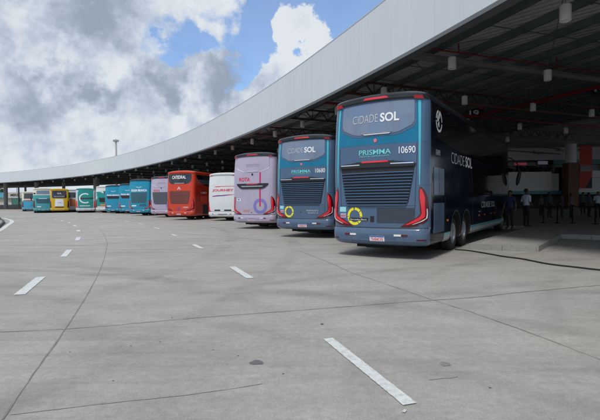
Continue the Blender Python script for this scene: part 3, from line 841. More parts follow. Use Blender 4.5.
def cidade_sol(px, Y, ang, number, near, label, Hh=4.2):
    b = Bus(14.0, Hh, True); b.wheels = [2.85, 4.2, 11.9]; b.bump_mat = 'slate'
    b.shell(['slate', 'navy', 'dark_roof', 'underbody'], lambda u, z: 2 if z > 3.86 else (0 if abs(u) < 1.47 else 1))
    # teal upper panel, wraps to the corner
    b.patch('upper_panel', [(2.80, -1.30, 1.30), (2.78, -1.0, 1.0), (3.6, -1.30, 1.30), (3.84, -1.25, 1.25)][0:1]+[(3.84, -1.28, 1.28)], 'teal_blue', off=.003, nu=36)
    for sg in (1, -1):
        e = (lambda a, c: (a, c) if sg > 0 else (-c, -a))
        b.patch('trim_strip', [(1.78, *e(1.12, 1.135)), (2.2, *e(1.11, 1.15)), (3.0, *e(1.10, 1.155)), (3.82, *e(1.09, 1.155))], 'cyan', off=.010, nu=4)
        # slate paint of the corner outside the strip
        b.patch('corner_panel', [(2.80, *e(1.175, 1.46)), (3.84, *e(1.18, 1.46))], 'slate', off=.006, nu=8)
        b.patch('corner_panel', [(1.78, *e(1.165, 1.46)), (2.795, *e(1.175, 1.46))], 'slate', off=.006, nu=8)
    b.patch('window_surround', [(3.00, -.50, .50), (3.03, -.68, .68), (3.17, -.98, .98), (3.27, -1.05, 1.05), (3.80, -1.05, 1.05), (3.85, -1.02, 1.02)], 'slate', off=.010, nu=24)
    g = b.patch('rear_window', [(3.055, -.46, .46), (3.08, -.62, .62), (3.22, -.93, .93), (3.31, -1.0, 1.0), (3.80, -1.0, 1.0), (3.835, -.97, .97)], 'rear_glass', off=.018, nu=24)
    b.text('lettering', 'CIDADE', -.66, .06, 3.46, .21, 'silver_print', off=.028, weight=-.012, parent=g)
    b.text('lettering', 'SOL', .12, .62, 3.46, .21, 'white_print', off=.028, weight=.028, parent=g)
    b.patch('window_handle', [(3.045, -.30, .36), (3.075, -.36, .42)], 'silver_print', off=.035, nu=10)
    b.patch('window_handle', [(3.09, -.40, .46), (3.10, -.40, .46)], 'dull_metal', off=.040, nu=10)
    # small round emblem
    e = b.ring('emblem', 0, 2.90, 0, .05, [(0, 360)], 'red_print', off=.014)
    b.ring('emblem_star', 0, 2.90, .01, .042, [(75, 105), (147, 177), (219, 249), (291, 321), (3, 33)], 'silver_print', off=.018, parent=e)
    b.text('lettering', 'PRISMMA', -.46, .42, 2.62, .125, 'cyan_print', weight=.012)
    b.text('lettering', 'NOVA GERACAO', -.44, .38, 2.52, .035, 'cyan_print')
    b.text('lettering', number, .62, 1.03, 2.63, .165, 'white_print', weight=.008)
    # grille assembly
    b.patch('grille_cowl', [(2.235, -1.0, 1.0), (2.29, -1.05, 1.05), (2.34, -.95, .95), (2.37, -.55, .55), (2.385, -.5, .5)], 'black_plastic', off=.045, nu=20, thick=.06)
    for sg in (1, -1):
        e = (lambda a, c: (a, c) if sg > 0 else (-c, -a))
        b.patch('cowl_trim', [(2.30, *e(.42, 1.0)), (2.325, *e(.42, .98))], 'chrome', off=.052, nu=8)
    b.patch('brake_light', [(2.355, -.36, .36), (2.395, -.36, .36)], 'red_lens', off=.055, nu=10, thick=.02)
    gr = b.patch('grille', [(1.315, -.62, .62), (1.325, -.78, .78), (1.37, -.86, .86), (1.9, -.96, .96), (2.26, -1.02, 1.02)], 'grille_dark', off=.006, nu=20)
    bm = bmesh.new(); n = 12
    for i in range(n):
        z = 1.375+i*(2.2-1.375)/(n-1)
        hw = .83+(z-1.375)/(2.2-1.375)*.16
        if i == 0: hw -= .02
        for (za, oa, zb_, ob) in ((z-.012, .05, z+.012, .016), ):
            pr = None
            for k in range(25):
                u = -hw+2*hw*k/24; q = [bm.verts.new(b.P(u, za-.006, oa-.012)), bm.verts.new(b.P(u, za, oa)), bm.verts.new(b.P(u, zb_, ob)), bm.verts.new(b.P(u, zb_, .0))]
                if pr:
                    for j in range(3): bm.faces.new((pr[j], q[j], q[j+1], pr[j+1]))
                pr = q
    obj('louvres', bm, 'slate', gr)
    # frame lines of the engine lid
    for sg in (1, -1):
        e = (lambda a, c: (a, c) if sg > 0 else (-c, -a))
        b.patch('lid_seam', [(.86, *e(.60, .612)), (.98, *e(1.0, 1.012)), (2.45, *e(1.06, 1.072)), (2.77, *e(1.06, 1.072))], 'grille_dark', off=.003, nu=1, thick=.004)
    # stickers and badges
    b.patch('sticker', [(1.14, -1.06, -.86), (1.27, -1.06, -.86)], 'sticker', off=.008, nu=4)
    b.text('lettering', 'ISO', -1.03, -.89, 1.205, .07, 'white_print', off=.012)
    b.patch('sticker', [(.99, -1.04, -.86), (1.11, -1.04, -.86)], 'lilac', off=.008, nu=4)
    b.patch('sticker', [(1.03, -1.03, -.88), (1.05, -1.03, -.88)], 'red_print', off=.011, nu=4)
    b.ring('ring_logo', -.585, 1.035, .155, .225, [(100, 180), (184, 300), (306, 350), (356, 395), (400, 450)], 'yellow_print')
    if near:
        pl = b.patch('badge', [(.925, -.76, -.20), (.995, -.76, -.20)], 'black_plastic', off=.016, nu=6)
        b.text('lettering', 'Mercedes-Benz', -.73, -.23, .955, .04, 'white_print', off=.02, parent=pl)
        b.patch('lock', [(.90, -.13, -.03), (1.04, -.13, -.03)], 'black_plastic', off=.012, nu=3)
        b.patch('vent_mesh', [(.88, .05, .80), (.96, .05, .98), (1.22, .05, 1.02), (1.24, .07, 1.0)], 'grille_mesh', off=.006, nu=10)
    else:
        b.text('lettering', 'PARADISO', .25, .75, 1.08, .06, 'silver_print')
        b.text('lettering', 'EURO 6', .32, .74, .99, .05, 'silver_print')
        b.ring('lock', -.02, 1.02, 0, .02, [(0, 360)], 'black_plastic')
    b.patch('lid_seam', [(1.29, -1.05, 1.05), (1.296, -1.05, 1.05)], 'grille_dark', off=.003, nu=20, thick=.004)
    b.tail_lights(); b.bumper_bits('THE4C72' if near else 'THE4A19'); b.roof_lamps()
    # sides
    for sg in (1, -1):
        U = lambda y: sg*b.u_at_y(y)
        o_ = lambda a, c: (min(U(a), U(c)), max(U(a), U(c)))
        rows = [(2.72, *o_(5.2, 13.2)), (2.85, *o_(2.2, 13.4)), (3.0, *o_(.95, 13.5)), (3.3, *o_(.5, 13.5)), (3.82, *o_(.42, 13.3))]
        b.patch('side_window', rows, 'black_glass', off=.008, nu=40, dzm=.12)
        b.patch('side_window', [(1.55, *o_(5.4, 13.3)), (1.62, *o_(5.2, 13.4)), (2.48, *o_(5.0, 13.4)), (2.55, *o_(5.3, 13.3))], 'black_glass', off=.008, nu=30, dzm=.2)
        # white head emblem in a ring
        u = U(1.05)
        em = b.ring('emblem', u, 3.42, .235, .30, [(0, 80), (100, 170), (180, 350)], 'white_print', off=.018)
        b.ring('emblem_piece', u+.03*sg, 3.45, .05, .20, [(60, 110), (130, 200), (215, 265)], 'white_print', off=.018, parent=em)
        if sg > 0:
            b.text('lettering', 'CIDADE', U(2.3), U(3.9), 2.58, .32, 'silver_print', off=.016, weight=-.015)
            b.text('lettering', 'SOL', U(4.05), U(5.0), 2.58, .32, 'white_print', off=.016, weight=.02)
            b.text('lettering', number, U(.75), U(1.15), 2.60, .14, 'silver_print', off=.016)
            b.text('lettering', 'CIDADE SOL', U(6.6), U(9.4), 1.25, .22, 'silver_print', off=.016)
        else:
            b.text('lettering', 'CIDADE SOL', U(5.2), U(2.3), 2.58, .32, 'silver_print', off=.016)
        # service flaps behind the rear axle
        for (y0, y1, z0, z1) in ((.62, 1.55, 1.55, 2.22), (.62, 1.55, .62, 1.35)):
            f_ = b.patch('vent_flap', [(z0, *o_(y0, y1)), (z1, *o_(y0, y1))], 'slate', off=.014, nu=6)
            for kk in (1,):
                b.patch('slat_line', [(z0+.02, *o_((y0+y1)/2-.008, (y0+y1)/2+.008)), (z1-.02, *o_((y0+y1)/2-.008, (y0+y1)/2+.008))], 'grille_dark', off=.017, nu=1, parent=f_)
        # panel seams along the side
        for y in (1.7, 5.15, 6.6, 8.1, 9.6, 11.05):
            b.patch('panel_seam', [(.62, *o_(y-.006, y+.006)), (1.5, *o_(y-.006, y+.006))], 'grille_dark', off=.003, nu=1, thick=.004)
        for y in (.7, 1.9, 6.2, 7.2, 8.6, 9.4):
            b.patch('marker_lamp', [(.86, *o_(y, y+.12)), (.91, *o_(y, y+.12))], 'amber_lens', off=.012, nu=2)
        b.patch('skirt_trim', [(.34, *o_(1.6, 2.2)), (.50, *o_(1.6, 2.2))], 'skirt_silver', off=.010, nu=4)
        b.patch('skirt_stripe', [(.50, *o_(1.6, 2.2)), (.565, *o_(1.6, 2.2))], 'cyan', off=.012, nu=4)
        b.patch('skirt_trim', [(.34, *o_(4.86, 11.25)), (.53, *o_(4.86, 11.25))], 'skirt_silver', off=.010, nu=24)
        b.patch('skirt_stripe', [(.53, *o_(4.86, 11.25)), (.60, *o_(4.86, 11.25))], 'cyan', off=.012, nu=24)
        for y in (2.85, 4.2, 11.9):
            b.ring('arch_trim', U(y), .52/b.k, .60, .64, [(8, 172)], 'black_plastic', off=.012)
        b.patch('handle', [(1.0, *o_(6.3, 6.5)), (1.03, *o_(6.3, 6.5))], 'chrome', off=.02, nu=2)
    b.front(); b.mirrors(); b.add_wheels()
    # rooftop unit
    bm = bmesh.new(); box(bm, (0, 6.6, 4.16), (1.7, 3.2, .16)); bmesh.ops.bevel(bm, geom=bm.edges[:], offset=.06, segments=2)
    obj('roof_unit', bm, 'dark_roof', b.root)
    place(b, px, Y, ang); tag(b.root, label, 'bus', 'coaches parked nose in under the canopy')
    return b

G = 'coaches parked nose in under the canopy'
b1 = cidade_sol(375.0, 11.28, 33.0, '10690', True, 'dark blue and teal double-deck coach numbered 10690, the nearest one', 4.28)
b2 = cidade_sol(301.2, 17.7, 29.5, '10680', False, 'dark blue and teal double-deck coach numbered 10680, beside the lilac coach')

def rota(px, Y, ang, fine, label, H=4.15):
    b = Bus(14.0, H, fine); b.wheels = [2.85, 4.2, 11.6]; b.bump_mat = 'lilac'
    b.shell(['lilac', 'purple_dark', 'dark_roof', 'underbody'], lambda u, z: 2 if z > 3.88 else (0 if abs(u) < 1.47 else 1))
    b.patch('window_surround', [(3.03, -.42, .42), (3.05, -.62, .62), (3.2, -.98, .98), (3.27, -1.02, 1.02), (3.30, -1.02, 1.02)], 'white_paint', off=.012, nu=20)
    g = b.patch('rear_window', [(3.06, -.42, .42), (3.09, -.58, .58), (3.24, -.93, .93), (3.34, -1.02, 1.02), (3.83, -1.0, 1.0)], 'lilac', off=.02, nu=20)
    b.text('lettering', 'ammo', -.38, .42, 3.43, .24, 'grey_print', off=.028, weight=-.006, parent=g)
    b.patch('window_handle', [(3.04, -.28, .34), (3.075, -.3, .36)], 'silver_print', off=.035, nu=8)
    b.ring('emblem', .02, 2.9, 0, .06, [(0, 360)], 'dark_print', off=.014)
    b.text('lettering', 'ROTA', -.84, -.12, 2.65, .2, 'red_print', weight=.02)
    if fine:
        b.patch('grille_cowl', [(2.14, -.62, .62), (2.2, -.78, .78), (2.36, -.98, .98), (2.42, -.98, .98)], 'black_plastic', off=.04, nu=20, thick=.05)
        b.patch('cowl_trim', [(2.24, -.62, .62), (2.30, -.7, .7)], 'dull_metal', off=.048, nu=14)
        b.patch('brake_light', [(2.37, -.32, .36), (2.41, -.32, .36)], 'red_lens', off=.05, nu=8, thick=.02)
        b.patch('side_band', [(2.43, .455, .54), (3.0, .455, .54)], 'crimson', off=.010, nu=3)
        b.patch('side_band', [(1.22, .455, .54), (2.13, .455, .54)], 'crimson', off=.013, nu=3)
        b.ring('ring_logo', .50, 1.22, .25, .40, [(0, 360)], 'violet', off=.010)
        b.patch('sticker', [(1.50, -.98, -.74), (1.62, -.98, -.74)], 'white_print', off=.008, nu=3)
        b.patch('sticker', [(1.54, -.93, -.80), (1.60, -.93, -.80)], 'blue_print', off=.010, nu=3)
        b.text('lettering', 'OMNI', -.58, -.16, .98, .11, 'orange')
        b.ring('lock', -.02, .88, 0, .025, [(0, 360)], 'black_plastic')
        for sg in (1, -1):
            e = (lambda a, c: (a, c) if sg > 0 else (-c, -a))
            b.patch('lid_seam', [(.86, *e(.7, .712)), (.98, *e(1.03, 1.042)), (2.77, *e(1.06, 1.072))], 'grey_print', off=.003, nu=1, thick=.004)
    else:
        b.patch('grille', [(1.3, -.62, .62), (1.4, -.85, .85), (2.5, -1.0, 1.0)], 'grey_grille', off=.02, nu=12)
        b.ring('ring_logo', .85, 1.15, .15, .3, [(0, 360)], 'violet', off=.026)
        b.patch('bumper_strip', [(.34, -1.1, 1.1), (.44, -1.1, 1.1)], 'orange', off=.012, nu=10)
    b.tail_lights(); b.bumper_bits('RTB3D40', .0); b.roof_lamps(); side_common(b); b.front(); b.mirrors(); b.add_wheels()
    place(b, px, Y, ang); tag(b.root, label, 'bus', G); return b
rota(251.8, 23.6, 25.5, True, 'lilac double-deck coach with red ROTA lettering and a purple ring on its tail')
rota(161, 43, 15, False, 'lilac coach with a wide grey rear grille, between the red coach and a blue one', 4.05)

def white_bus(px, Y, ang):
    b = Bus(13.0, 3.75, True); b.wheels = [2.8, 10.2]; b.bump_mat = 'white_paint'
    b.shell(['white_paint', 'white_paint', 'white_paint', 'underbody'], lambda u, z: 0)
    def swoosh(z0, z1, u0, u1, m, flip=False):
        rows = [(z0, u0, u0+.4), (z0+.03, u0-.02, u1), (z1-.01, u0+.1, u1), (z1, u0+.5, u1)]
        b.patch('stripe', rows, m, off=.008, nu=14)
    swoosh(2.86, 2.93, -.62, 1.05, 'red_print'); b.text('lettering', 'JOURNEY', -.86, 1.0, 2.60, .17, 'red_print', weight=.03)
    b.patch('stripe', [(2.05, -.85, -.70), (2.10, -.88, .2), (2.16, -.5, .7), (2.22, .2, 1.1)], 'red_print', off=.007, nu=14)
    b.patch('stripe', [(2.06, -.85, -.60), (2.10, -.80, .1), (2.15, -.3, .6), (2.19, .3, 1.05)], 'blue_stripe', off=.010, nu=14)
    for a, c in ((-.66, -.12), (.22, .82)):
        b.patch('vent_mesh', [(.84, a, c), (.96, a, c)], 'grille_dark', off=.008, nu=6)
    b.patch('vent_mesh', [(.55, -.3, .55), (.60, -.3, .55)], 'grille_dark', off=.008, nu=6)
    for sg in (1, -1):
        e = (lambda a, c: (a, c) if sg > 0 else (-c, -a))
        b.patch('tail_light', [(.80, *e(.95, 1.25)), (.9, *e(1.08, 1.34)), (1.3, *e(1.17, 1.37)), (1.6, *e(1.2, 1.34))], 'red_lens', off=.012, nu=5)
        b.patch('roof_lamp', [(3.83, *e(.9, 1.05)), (3.90, *e(.9, 1.05))], 'red_lens', off=.012, nu=3)
    b.patch('lid_seam', [(2.46, -1.0, 1.0), (2.47, -1.0, 1.0)], 'grey_print', off=.003, nu=12, thick=.004)
    b.bumper_bits('JNY2B11', 0); side_common(b, single=True); b.front(); b.mirrors(); b.add_wheels()
    place(b, px, Y, ang); tag(b.root, 'white coach with red and blue swooshes, parked between the red coach and the lilac one', 'bus', G)
white_bus(221.5, 33.8, 21)

def red_bus(px, Y, ang):
    b = Bus(14.0, 4.1, True); b.wheels = [3.1, 4.45, 11.6]; b.bump_mat = 'red_paint'
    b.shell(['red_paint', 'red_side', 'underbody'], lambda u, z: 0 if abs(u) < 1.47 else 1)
    g = b.patch('rear_window', [(2.98, -.62, .62), (3.02, -.86, .86), (3.2, -1.06, 1.06), (3.4, -1.12, 1.12), (3.80, -1.12, 1.12)], 'black_glass', off=.014, nu=20)
    b.text('lettering', 'CATEDRAL', -.72, .62, 3.54, .26, 'white_print', off=.02, weight=.02, parent=g)
    b.patch('window_handle', [(3.0, -.4, .4), (3.06, -.5, .5)], 'dull_metal', off=.03, nu=8)
    b.text('emblem', 'A', -.17, .17, 2.63, .24, 'silver_print', weight=.03)
    gr = b.patch('grille', [(1.33, -.78, .78), (1.4, -.86, .86), (2.0, -.98, .98), (2.34, -.98, .98), (2.40, -.9, .9)], 'red_grille', off=.01, nu=16)
    bm = bmesh.new()
    for i in range(9):
        z = 1.42+i*.105
        pr = None
        for k in range(17):
            u = -.84+1.68*k/16; q = [bm.verts.new(b.P(u, z, .03)), bm.verts.new(b.P(u, z+.04, .014))]
            if pr: bm.faces.new((pr[0], q[0], q[1], pr[1]))
            pr = q
    obj('louvres', bm, 'dull_metal' if False else 'red_grille', gr)
    b.ring('badge', -.05, .92, .05, .11, [(0, 360)], 'blue_print'); b.text('lettering', '12001', .35, .85, 1.05, .12, 'white_print')
    b.tail_lights(white=False); b.bumper_bits('CTD1F27', 0)
    for sg in (1, -1):
        U = lambda y: sg*b.u_at_y(y)
        o_ = lambda a, c: (min(U(a), U(c)), max(U(a), U(c)))
        b.patch('side_window', [(2.72, *o_(3.2, 13.2)), (2.9, *o_(1.6, 13.3)), (3.3, *o_(.8, 13.4)), (3.78, *o_(.45, 13.3))], 'black_glass', off=.008, nu=30, dzm=.2)
        b.patch('side_window', [(1.55, *o_(5.4, 13.3)), (2.45, *o_(5.2, 13.3))], 'black_glass', off=.008, nu=20, dzm=.3)
        if sg > 0: b.text('lettering', '12001', U(1.2), U(2.1), 2.25, .16, 'white_print')
        b.patch('vent_flap', [(1.35, *o_(1.2, 2.2)), (2.0, *o_(1.2, 2.2))], 'red_paint', off=.012, nu=5)
        b.patch('vent_mesh', [(.45, *o_(1.5, 2.3)), (1.25, *o_(1.5, 2.3))], 'grille_dark', off=.012, nu=5)
        b.patch('stripe', [(1.9, *o_(3.2, 3.35)), (2.6, *o_(4.6, 4.8))], 'silver_print', off=.012, nu=5)
        b.patch('stripe', [(1.9, *o_(3.7, 3.85)), (2.6, *o_(5.1, 5.3))], 'silver_print', off=.012, nu=5)
    b.front(); b.mirrors(); b.add_wheels(); place(b, px, Y, ang)
    tag(b.root, 'bright red double-deck coach with CATEDRAL on its dark upper rear window', 'bus', G)
red_bus(179.0, 36.2, 19)

def aguia(px, Y, ang, H, big, label):
    b = Bus(13.5, H, False); b.wheels = [2.8, 4.1, 11.2]; b.bump_mat = 'aguia'
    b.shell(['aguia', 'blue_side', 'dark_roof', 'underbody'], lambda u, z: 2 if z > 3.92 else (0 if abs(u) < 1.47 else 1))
    if big:
        b.text('lettering', 'ÁGUIA BRANCA', -.98, .98, 2.82, .24, 'white_print', weight=.04)
        b.patch('grille', [(1.42, -.82, .82), (1.5, -.9, .9), (2.58, -1.0, 1.0)], 'blue_grille', off=.014, nu=10)
        b.patch('stripe', [(1.05, -.88, -.3), (1.17, -.88, -.3)], 'white_print', off=.012, nu=4)
        b.patch('vent_mesh', [(1.05, .1, .9), (1.3, .1, .9)], 'blue_side', off=.01, nu=5)
    else:
        b.text('lettering', 'ÁGUIA BRANCA', -.95, .95, 2.62, .2, 'white_print', weight=.04)
        b.patch('grille', [(2.1, -.8, .8), (2.5, -.98, .98)], 'grille_dark', off=.014, nu=10)
        b.patch('stripe', [(1.0, -.9, -.3), (1.13, -.9, -.3)], 'white_print', off=.012, nu=4)
    # spread wings emblem
    for sg in (1, -1):
        e = (lambda a, c: (a, c) if sg > 0 else (-c, -a))
        b.patch('emblem', [(3.1, *e(.0, .12)), (3.17, *e(.05, .3)), (3.22, *e(.2, .42))], 'silver_print', off=.012, nu=5)
        b.patch('window_line', [(3.22, *e(.28, .36)), (3.30, *e(.7, .8)), (3.42, *e(.98, 1.02))], 'cyan', off=.011, nu=4)
    b.tail_lights(white=big); b.bumper_bits('AGB7E52', 0); side_common(b); b.front(); b.mirrors(); b.add_wheels()
    place(b, px, Y, ang); tag(b.root, label, 'bus', G)
aguia(138.6, 48.7, 12, 4.1, True, 'tallest of the three turquoise blue coaches, next to the lilac coach with the grey grille')
aguia(127.3, 56.5, 9, 3.95, False, 'turquoise blue coach in the middle of three alike, half hidden by the tallest')
aguia(113.0, 59.5, 7, 3.9, False, 'turquoise blue coach leftmost of the three alike, beside the white and green one')

def far_bus(px, Y, ang, H, mats, label, deco):
    b = Bus(13.0, H, False); b.wheels = [2.8, 10.2]; b.bump_mat = mats[0]
    b.shell([mats[0], mats[1], mats[2], 'underbody'], lambda u, z: 2 if z > mats[3] else (0 if abs(u) < 1.47 else 1))
    deco(b)
    b.bumper_bits('BUS4H18', 0); side_common(b, single=True); b.front(); b.mirrors(); b.add_wheels()
    place(b, px, Y, ang); tag(b.root, label, 'bus', G)
def simple_tail(b, m='dark_red_lens'):
    for sg in (1, -1):
        e = (lambda a, c: (a, c) if sg > 0 else (-c, -a))
        b.patch('tail_light', [(.85, *e(1.05, 1.3)), (1.0, *e(1.1, 1.38)), (1.6, *e(1.12, 1.38)), (2.0, *e(1.15, 1.32))], m, off=.012, nu=4)
def d_green_white(b):
    b.patch('tail_panel', [(1.0, -1.1, 1.1), (2.0, -1.15, 1.15), (2.9, -1.2, .3), (3.2, -1.2, -.6)], 'c_teal', off=.008, nu=8)
    b.patch('grille', [(1.6, -.7, .7), (2.3, -.8, .8)], 'grille_dark', off=.014, nu=6)
    b.patch('rear_window', [(2.7, .0, 1.0), (3.3, -.2, 1.0)], 'blue_grille', off=.014, nu=6); b.patch('stripe', [(1.1, -.6, .8), (1.3, -.6, .8)], 'orange', off=.014, nu=6)
    simple_tail(b)
far_bus(104.5, 64, -6, 3.95, ('white_paint', 'white_paint', 'white_paint', 4), 'white coach with a green lower tail, beside the turquoise coaches', d_green_white)
def d_c(b):
    b.patch('tail_panel', [(.80, -1.2, 1.2), (1.1, -1.28, 1.28), (3.4, -1.28, 1.28), (3.8, -1.1, 1.1)], 'c_teal', off=.008, nu=10)
    b.ring('lettering', -.05, 2.4, .66, .84, [(55, 305)], 'white_print', off=.02)
    b.patch('rear_window', [(2.25, -1.0, 1.0), (2.5, -1.05, 1.05)], 'black_glass', off=.014, nu=8)
    b.patch('stripe', [(1.1, -.8, .6), (1.2, -.8, .6)], 'white_print', off=.014, nu=6); simple_tail(b, 'red_lens')
far_bus(85.6, 65.5, -24.5, 3.7, ('silver_print', 'dark_roof', 'c_teal', 3.75), 'green coach with a large white letter C on its tail and silver bumper', d_c)
def d_orange(b):
    b.patch('rear_window', [(2.55, -.75, 1.0), (2.65, -.85, 1.05), (3.5, -.85, 1.05)], 'black_glass', off=.012, nu=6)
    b.patch('stripe', [(1.05, -.55, -.1), (2.4, -.55, -.25)], 'red_paint', off=.012, nu=3); b.patch('stripe', [(1.05, -.09, .25), (2.3, -.24, .25)], 'orange', off=.012, nu=3)
    b.patch('stripe', [(1.05, .26, .5), (2.2, .26, .5)], 'yellow_paint', off=.012, nu=3); b.text('lettering', 'M', .3, .9, .98, .2, 'dark_print'); simple_tail(b)
far_bus(73.6, 71, -28, 3.75, ('white_paint', 'white_paint', 'white_paint', 4), 'white coach with upright orange and yellow stripes, beside the yellow coach', d_orange)
def d_yellow(b):
    b.patch('rear_window', [(2.45, -.88, .88), (2.55, -1.0, 1.0), (3.72, -1.02, 1.02)], 'black_glass', off=.012, nu=8)
    b.text('lettering', 'GONTIJO', -.7, .7, 2.75, .13, 'white_print', off=.02); b.text('emblem', 'VA', -.3, .3, 3.25, .3, 'white_print', off=.02)
    b.patch('tail_panel', [(1.1, -.65, .6), (2.3, -.55, .55)], 'white_print', off=.010, nu=5); b.text('lettering', '2240', -.25, .25, 1.7, .14, 'dark_print', off=.02); simple_tail(b)
    b.patch('grille', [(.85, -.6, .6), (1.0, -.6, .6)], 'grille_dark', off=.012, nu=5)
far_bus(59.4, 68, -30, 3.75, ('yellow_paint', 'yellow_paint', 'yellow_paint', 4), 'yellow coach with a black rear window and white tail panel', d_yellow)
def d_seagreen(b):
    b.patch('tail_panel', [(.8, -1.46, 1.46), (2.6, -1.46, 1.46)], 'sea_green', off=.006, nu=12)
    b.patch('rear_window', [(3.05, -.8, .8), (3.1, -.9, .9), (3.65, -.85, .85)], 'rear_glass', off=.012, nu=8)
    b.patch('grille', [(1.55, -.75, .75), (1.65, -.85, .85), (2.35, -.95, .95)], 'blue_grille', off=.014, nu=6); b.patch('stripe', [(2.3, -.6, .5), (2.38, -.6, .5)], 'white_print', off=.018, nu=6)
    b.patch('stripe', [(.95, -.8, -.3), (1.1, -.8, -.3)], 'white_print', off=.014, nu=3); b.patch('stripe', [(3.05, -1.3, -1.0), (3.3, -1.3, -1.0)], 'dark_print', off=.012, nu=3); simple_tail(b)
far_bus(43.2, 67, -31, 3.85, ('sea_green', 'cream', 'cream', 2.55), 'sea green and cream coach second from the left of the row', d_seagreen)
def d_blue(b):
    b.patch('rear_window', [(2.6, -1.0, .7), (3.7, -1.0, 1.0)], 'grey_grille', off=.012, nu=6); b.ring('emblem', .95, 3.0, .12, .25, [(0, 360)], 'white_print', off=.02)
    b.patch('stripe', [(2.15, -1.3, 1.3), (2.3, -1.3, 1.3)], 'banner_red', off=.012, nu=8); b.text('lettering', '300', .1, .8, 1.2, .2, 'blue_print'); simple_tail(b)
far_bus(30.3, 82, -32.5, 3.7, ('sky_blue', 'cream', 'cream', 2.2), 'light blue and cream coach at the far left end of the row', d_blue)
for t in (WHEEL_F, WHEEL_R):
    for c in list(t.children): bpy.data.objects.remove(c)
    bpy.data.objects.remove(t)

# ------------------------------------------------------------------ people
def person(loc, rz, shirt, label, pose='stand', h=1.75, group=None, fingers=True):
    root = empty('person', loc, rz)
    k = h/1.75
    J = {}; V = []; E = []; RD = []
    def v(n, p, r):
        J[n] = len(V); V.append(Vector(p)*k); RD.append(r*k if not isinstance(r, tuple) else (r[0]*k, r[1]*k))
    def e(a, b2): E.append((J[a], J[b2]))
    v('pelvis', (0, 0, .95), (.155, .12)); v('waist', (0, 0, 1.08), (.14, .11)); v('chest', (0, -.01, 1.27), (.17, .125)); v('upper', (0, 0, 1.40), (.15, .10)); v('neck', (0, -.005, 1.50), .058)
    v('jaw', (0, .02, 1.575), (.066, .075)); v('head', (0, .005, 1.655), (.078, .098)); v('crown', (0, -.005, 1.715), (.062, .08))
    for a, b2 in (('pelvis', 'waist'), ('waist', 'chest'), ('chest', 'upper'), ('upper', 'neck'), ('neck', 'jaw'), ('jaw', 'head'), ('head', 'crown')): e(a, b2)
    for sg, n in ((1, 'R'), (-1, 'L')):
        v('hip'+n, (sg*.09, 0, .90), .095); v('knee'+n, (sg*.10, .03 if pose == 'stand' else .0, .50), .062); v('calf'+n, (sg*.10, .0, .33), .058); v('ankle'+n, (sg*.105, -.02, .09), .042); v('toe'+n, (sg*.125, .13, .035), .036)
        for a, b2 in (('pelvis', 'hip'+n), ('hip'+n, 'knee'+n), ('knee'+n, 'calf'+n), ('calf'+n, 'ankle'+n), ('ankle'+n, 'toe'+n)): e(a, b2)
        if pose == 'clasp':   # forearms bent forward, hands at the belt
            el, wr, ha = (sg*.27, -.05, 1.12), (sg*.17, .16, 1.02), (sg*.11, .22, 1.0)
        else:
            el, wr, ha = (sg*.255, -.02, 1.13), (sg*.275, .05, .90), (sg*.275, .07, .83)
        v('sh'+n, (sg*.185, 0, 1.41), .068); v('el'+n, el, .045); v('wr'+n, wr, .028); v('palm'+n, ha, (.036, .018))
        for a, b2 in (('upper', 'sh'+n), ('sh'+n, 'el'+n), ('el'+n, 'wr'+n), ('wr'+n, 'palm'+n)): e(a, b2)
        if fingers:
            d_ = (Vector(ha)-Vector(wr)).normalized(); sd = Vector((0, 1, 0)) if pose != 'clasp' else Vector((0, 0, 1)); cu = Vector((-sg, 0, 0)) if pose != 'clasp' else Vector((0, 1, 0))
            for fi, (o_, l_) in enumerate(((.026, .075), (.009, .085), (-.009, .078), (-.026, .06))):
                p0 = Vector(ha)+d_*.035+sd*o_; p1 = p0+d_*l_*.5+cu*.006; p2 = p0+d_*l_+cu*.022
                v('f%d%s' % (fi, n), p0, .009); v('g%d%s' % (fi, n), p1, .0085); v('h%d%s' % (fi, n), p2, .007)
                e('palm'+n, 'f%d%s' % (fi, n)); e('f%d%s' % (fi, n), 'g%d%s' % (fi, n)); e('g%d%s' % (fi, n), 'h%d%s' % (fi, n))
            p0 = Vector(wr)+d_*.03+sd*.03; v('t0'+n, p0, .011); v('t1'+n, p0+d_*.035+sd*.018+cu*.012, .009); e('wr'+n, 't0'+n); e('t0'+n, 't1'+n)
    me = bpy.data.meshes.new('p'); me.from_pydata(V, E, []); o = bpy.data.objects.new('p', me); col.objects.link(o)
    sm = o.modifiers.new('s', 'SKIN'); sm.use_smooth_shade = True
    for i, r in enumerate(RD): me.skin_vertices[0].data[i].radius = r if isinstance(r, tuple) else (r, r)
    me.skin_vertices[0].data[0].use_root = True
    ss = o.modifiers.new('u', 'SUBSURF'); ss.levels = 2; ss.render_levels = 2
    dg = bpy.context.evaluated_depsgraph_get(); m2 = bpy.data.meshes.new_from_object(o.evaluated_get(dg))
    col.objects.unlink(o); bpy.data.objects.remove(o)
    for q in ('skin_tone', shirt, 'trousers', 'shoes'): m2.materials.append(MATS[q])
    for p in m2.polygons:
        c = p.center/k
        if c.z > 1.485: mi = 0
        elif c.z < .075: mi = 3
        elif abs(c.x) > .20 and c.z < 1.17 and c.z > .5: mi = 0
        elif pose == 'clasp' and c.y > .13 and c.z > .9: mi = 0
        elif c.z < 1.0: mi = 2
        else: mi = 1
        p.material_index = mi
    m2.name = 'body'
    b = obj('body', m2, None, root, smooth=True, sharp=60)
    # hair cap, nose, ears, eyes
    bm = bmesh.new(); bmesh.ops.create_uvsphere(bm, u_segments=18, v_segments=12, radius=1, matrix=Matrix.Translation((0, -.015*k, 1.675*k)) @ Matrix.Diagonal((.088*k, .108*k, .092*k, 1)))
    bmesh.ops.delete(bm, geom=[x for x in bm.verts if x.co.z < 1.60*k or (x.co.y > .035*k and x.co.z < 1.715*k)], context='VERTS')
    obj('hair', bm, 'hair', root, smooth=True)
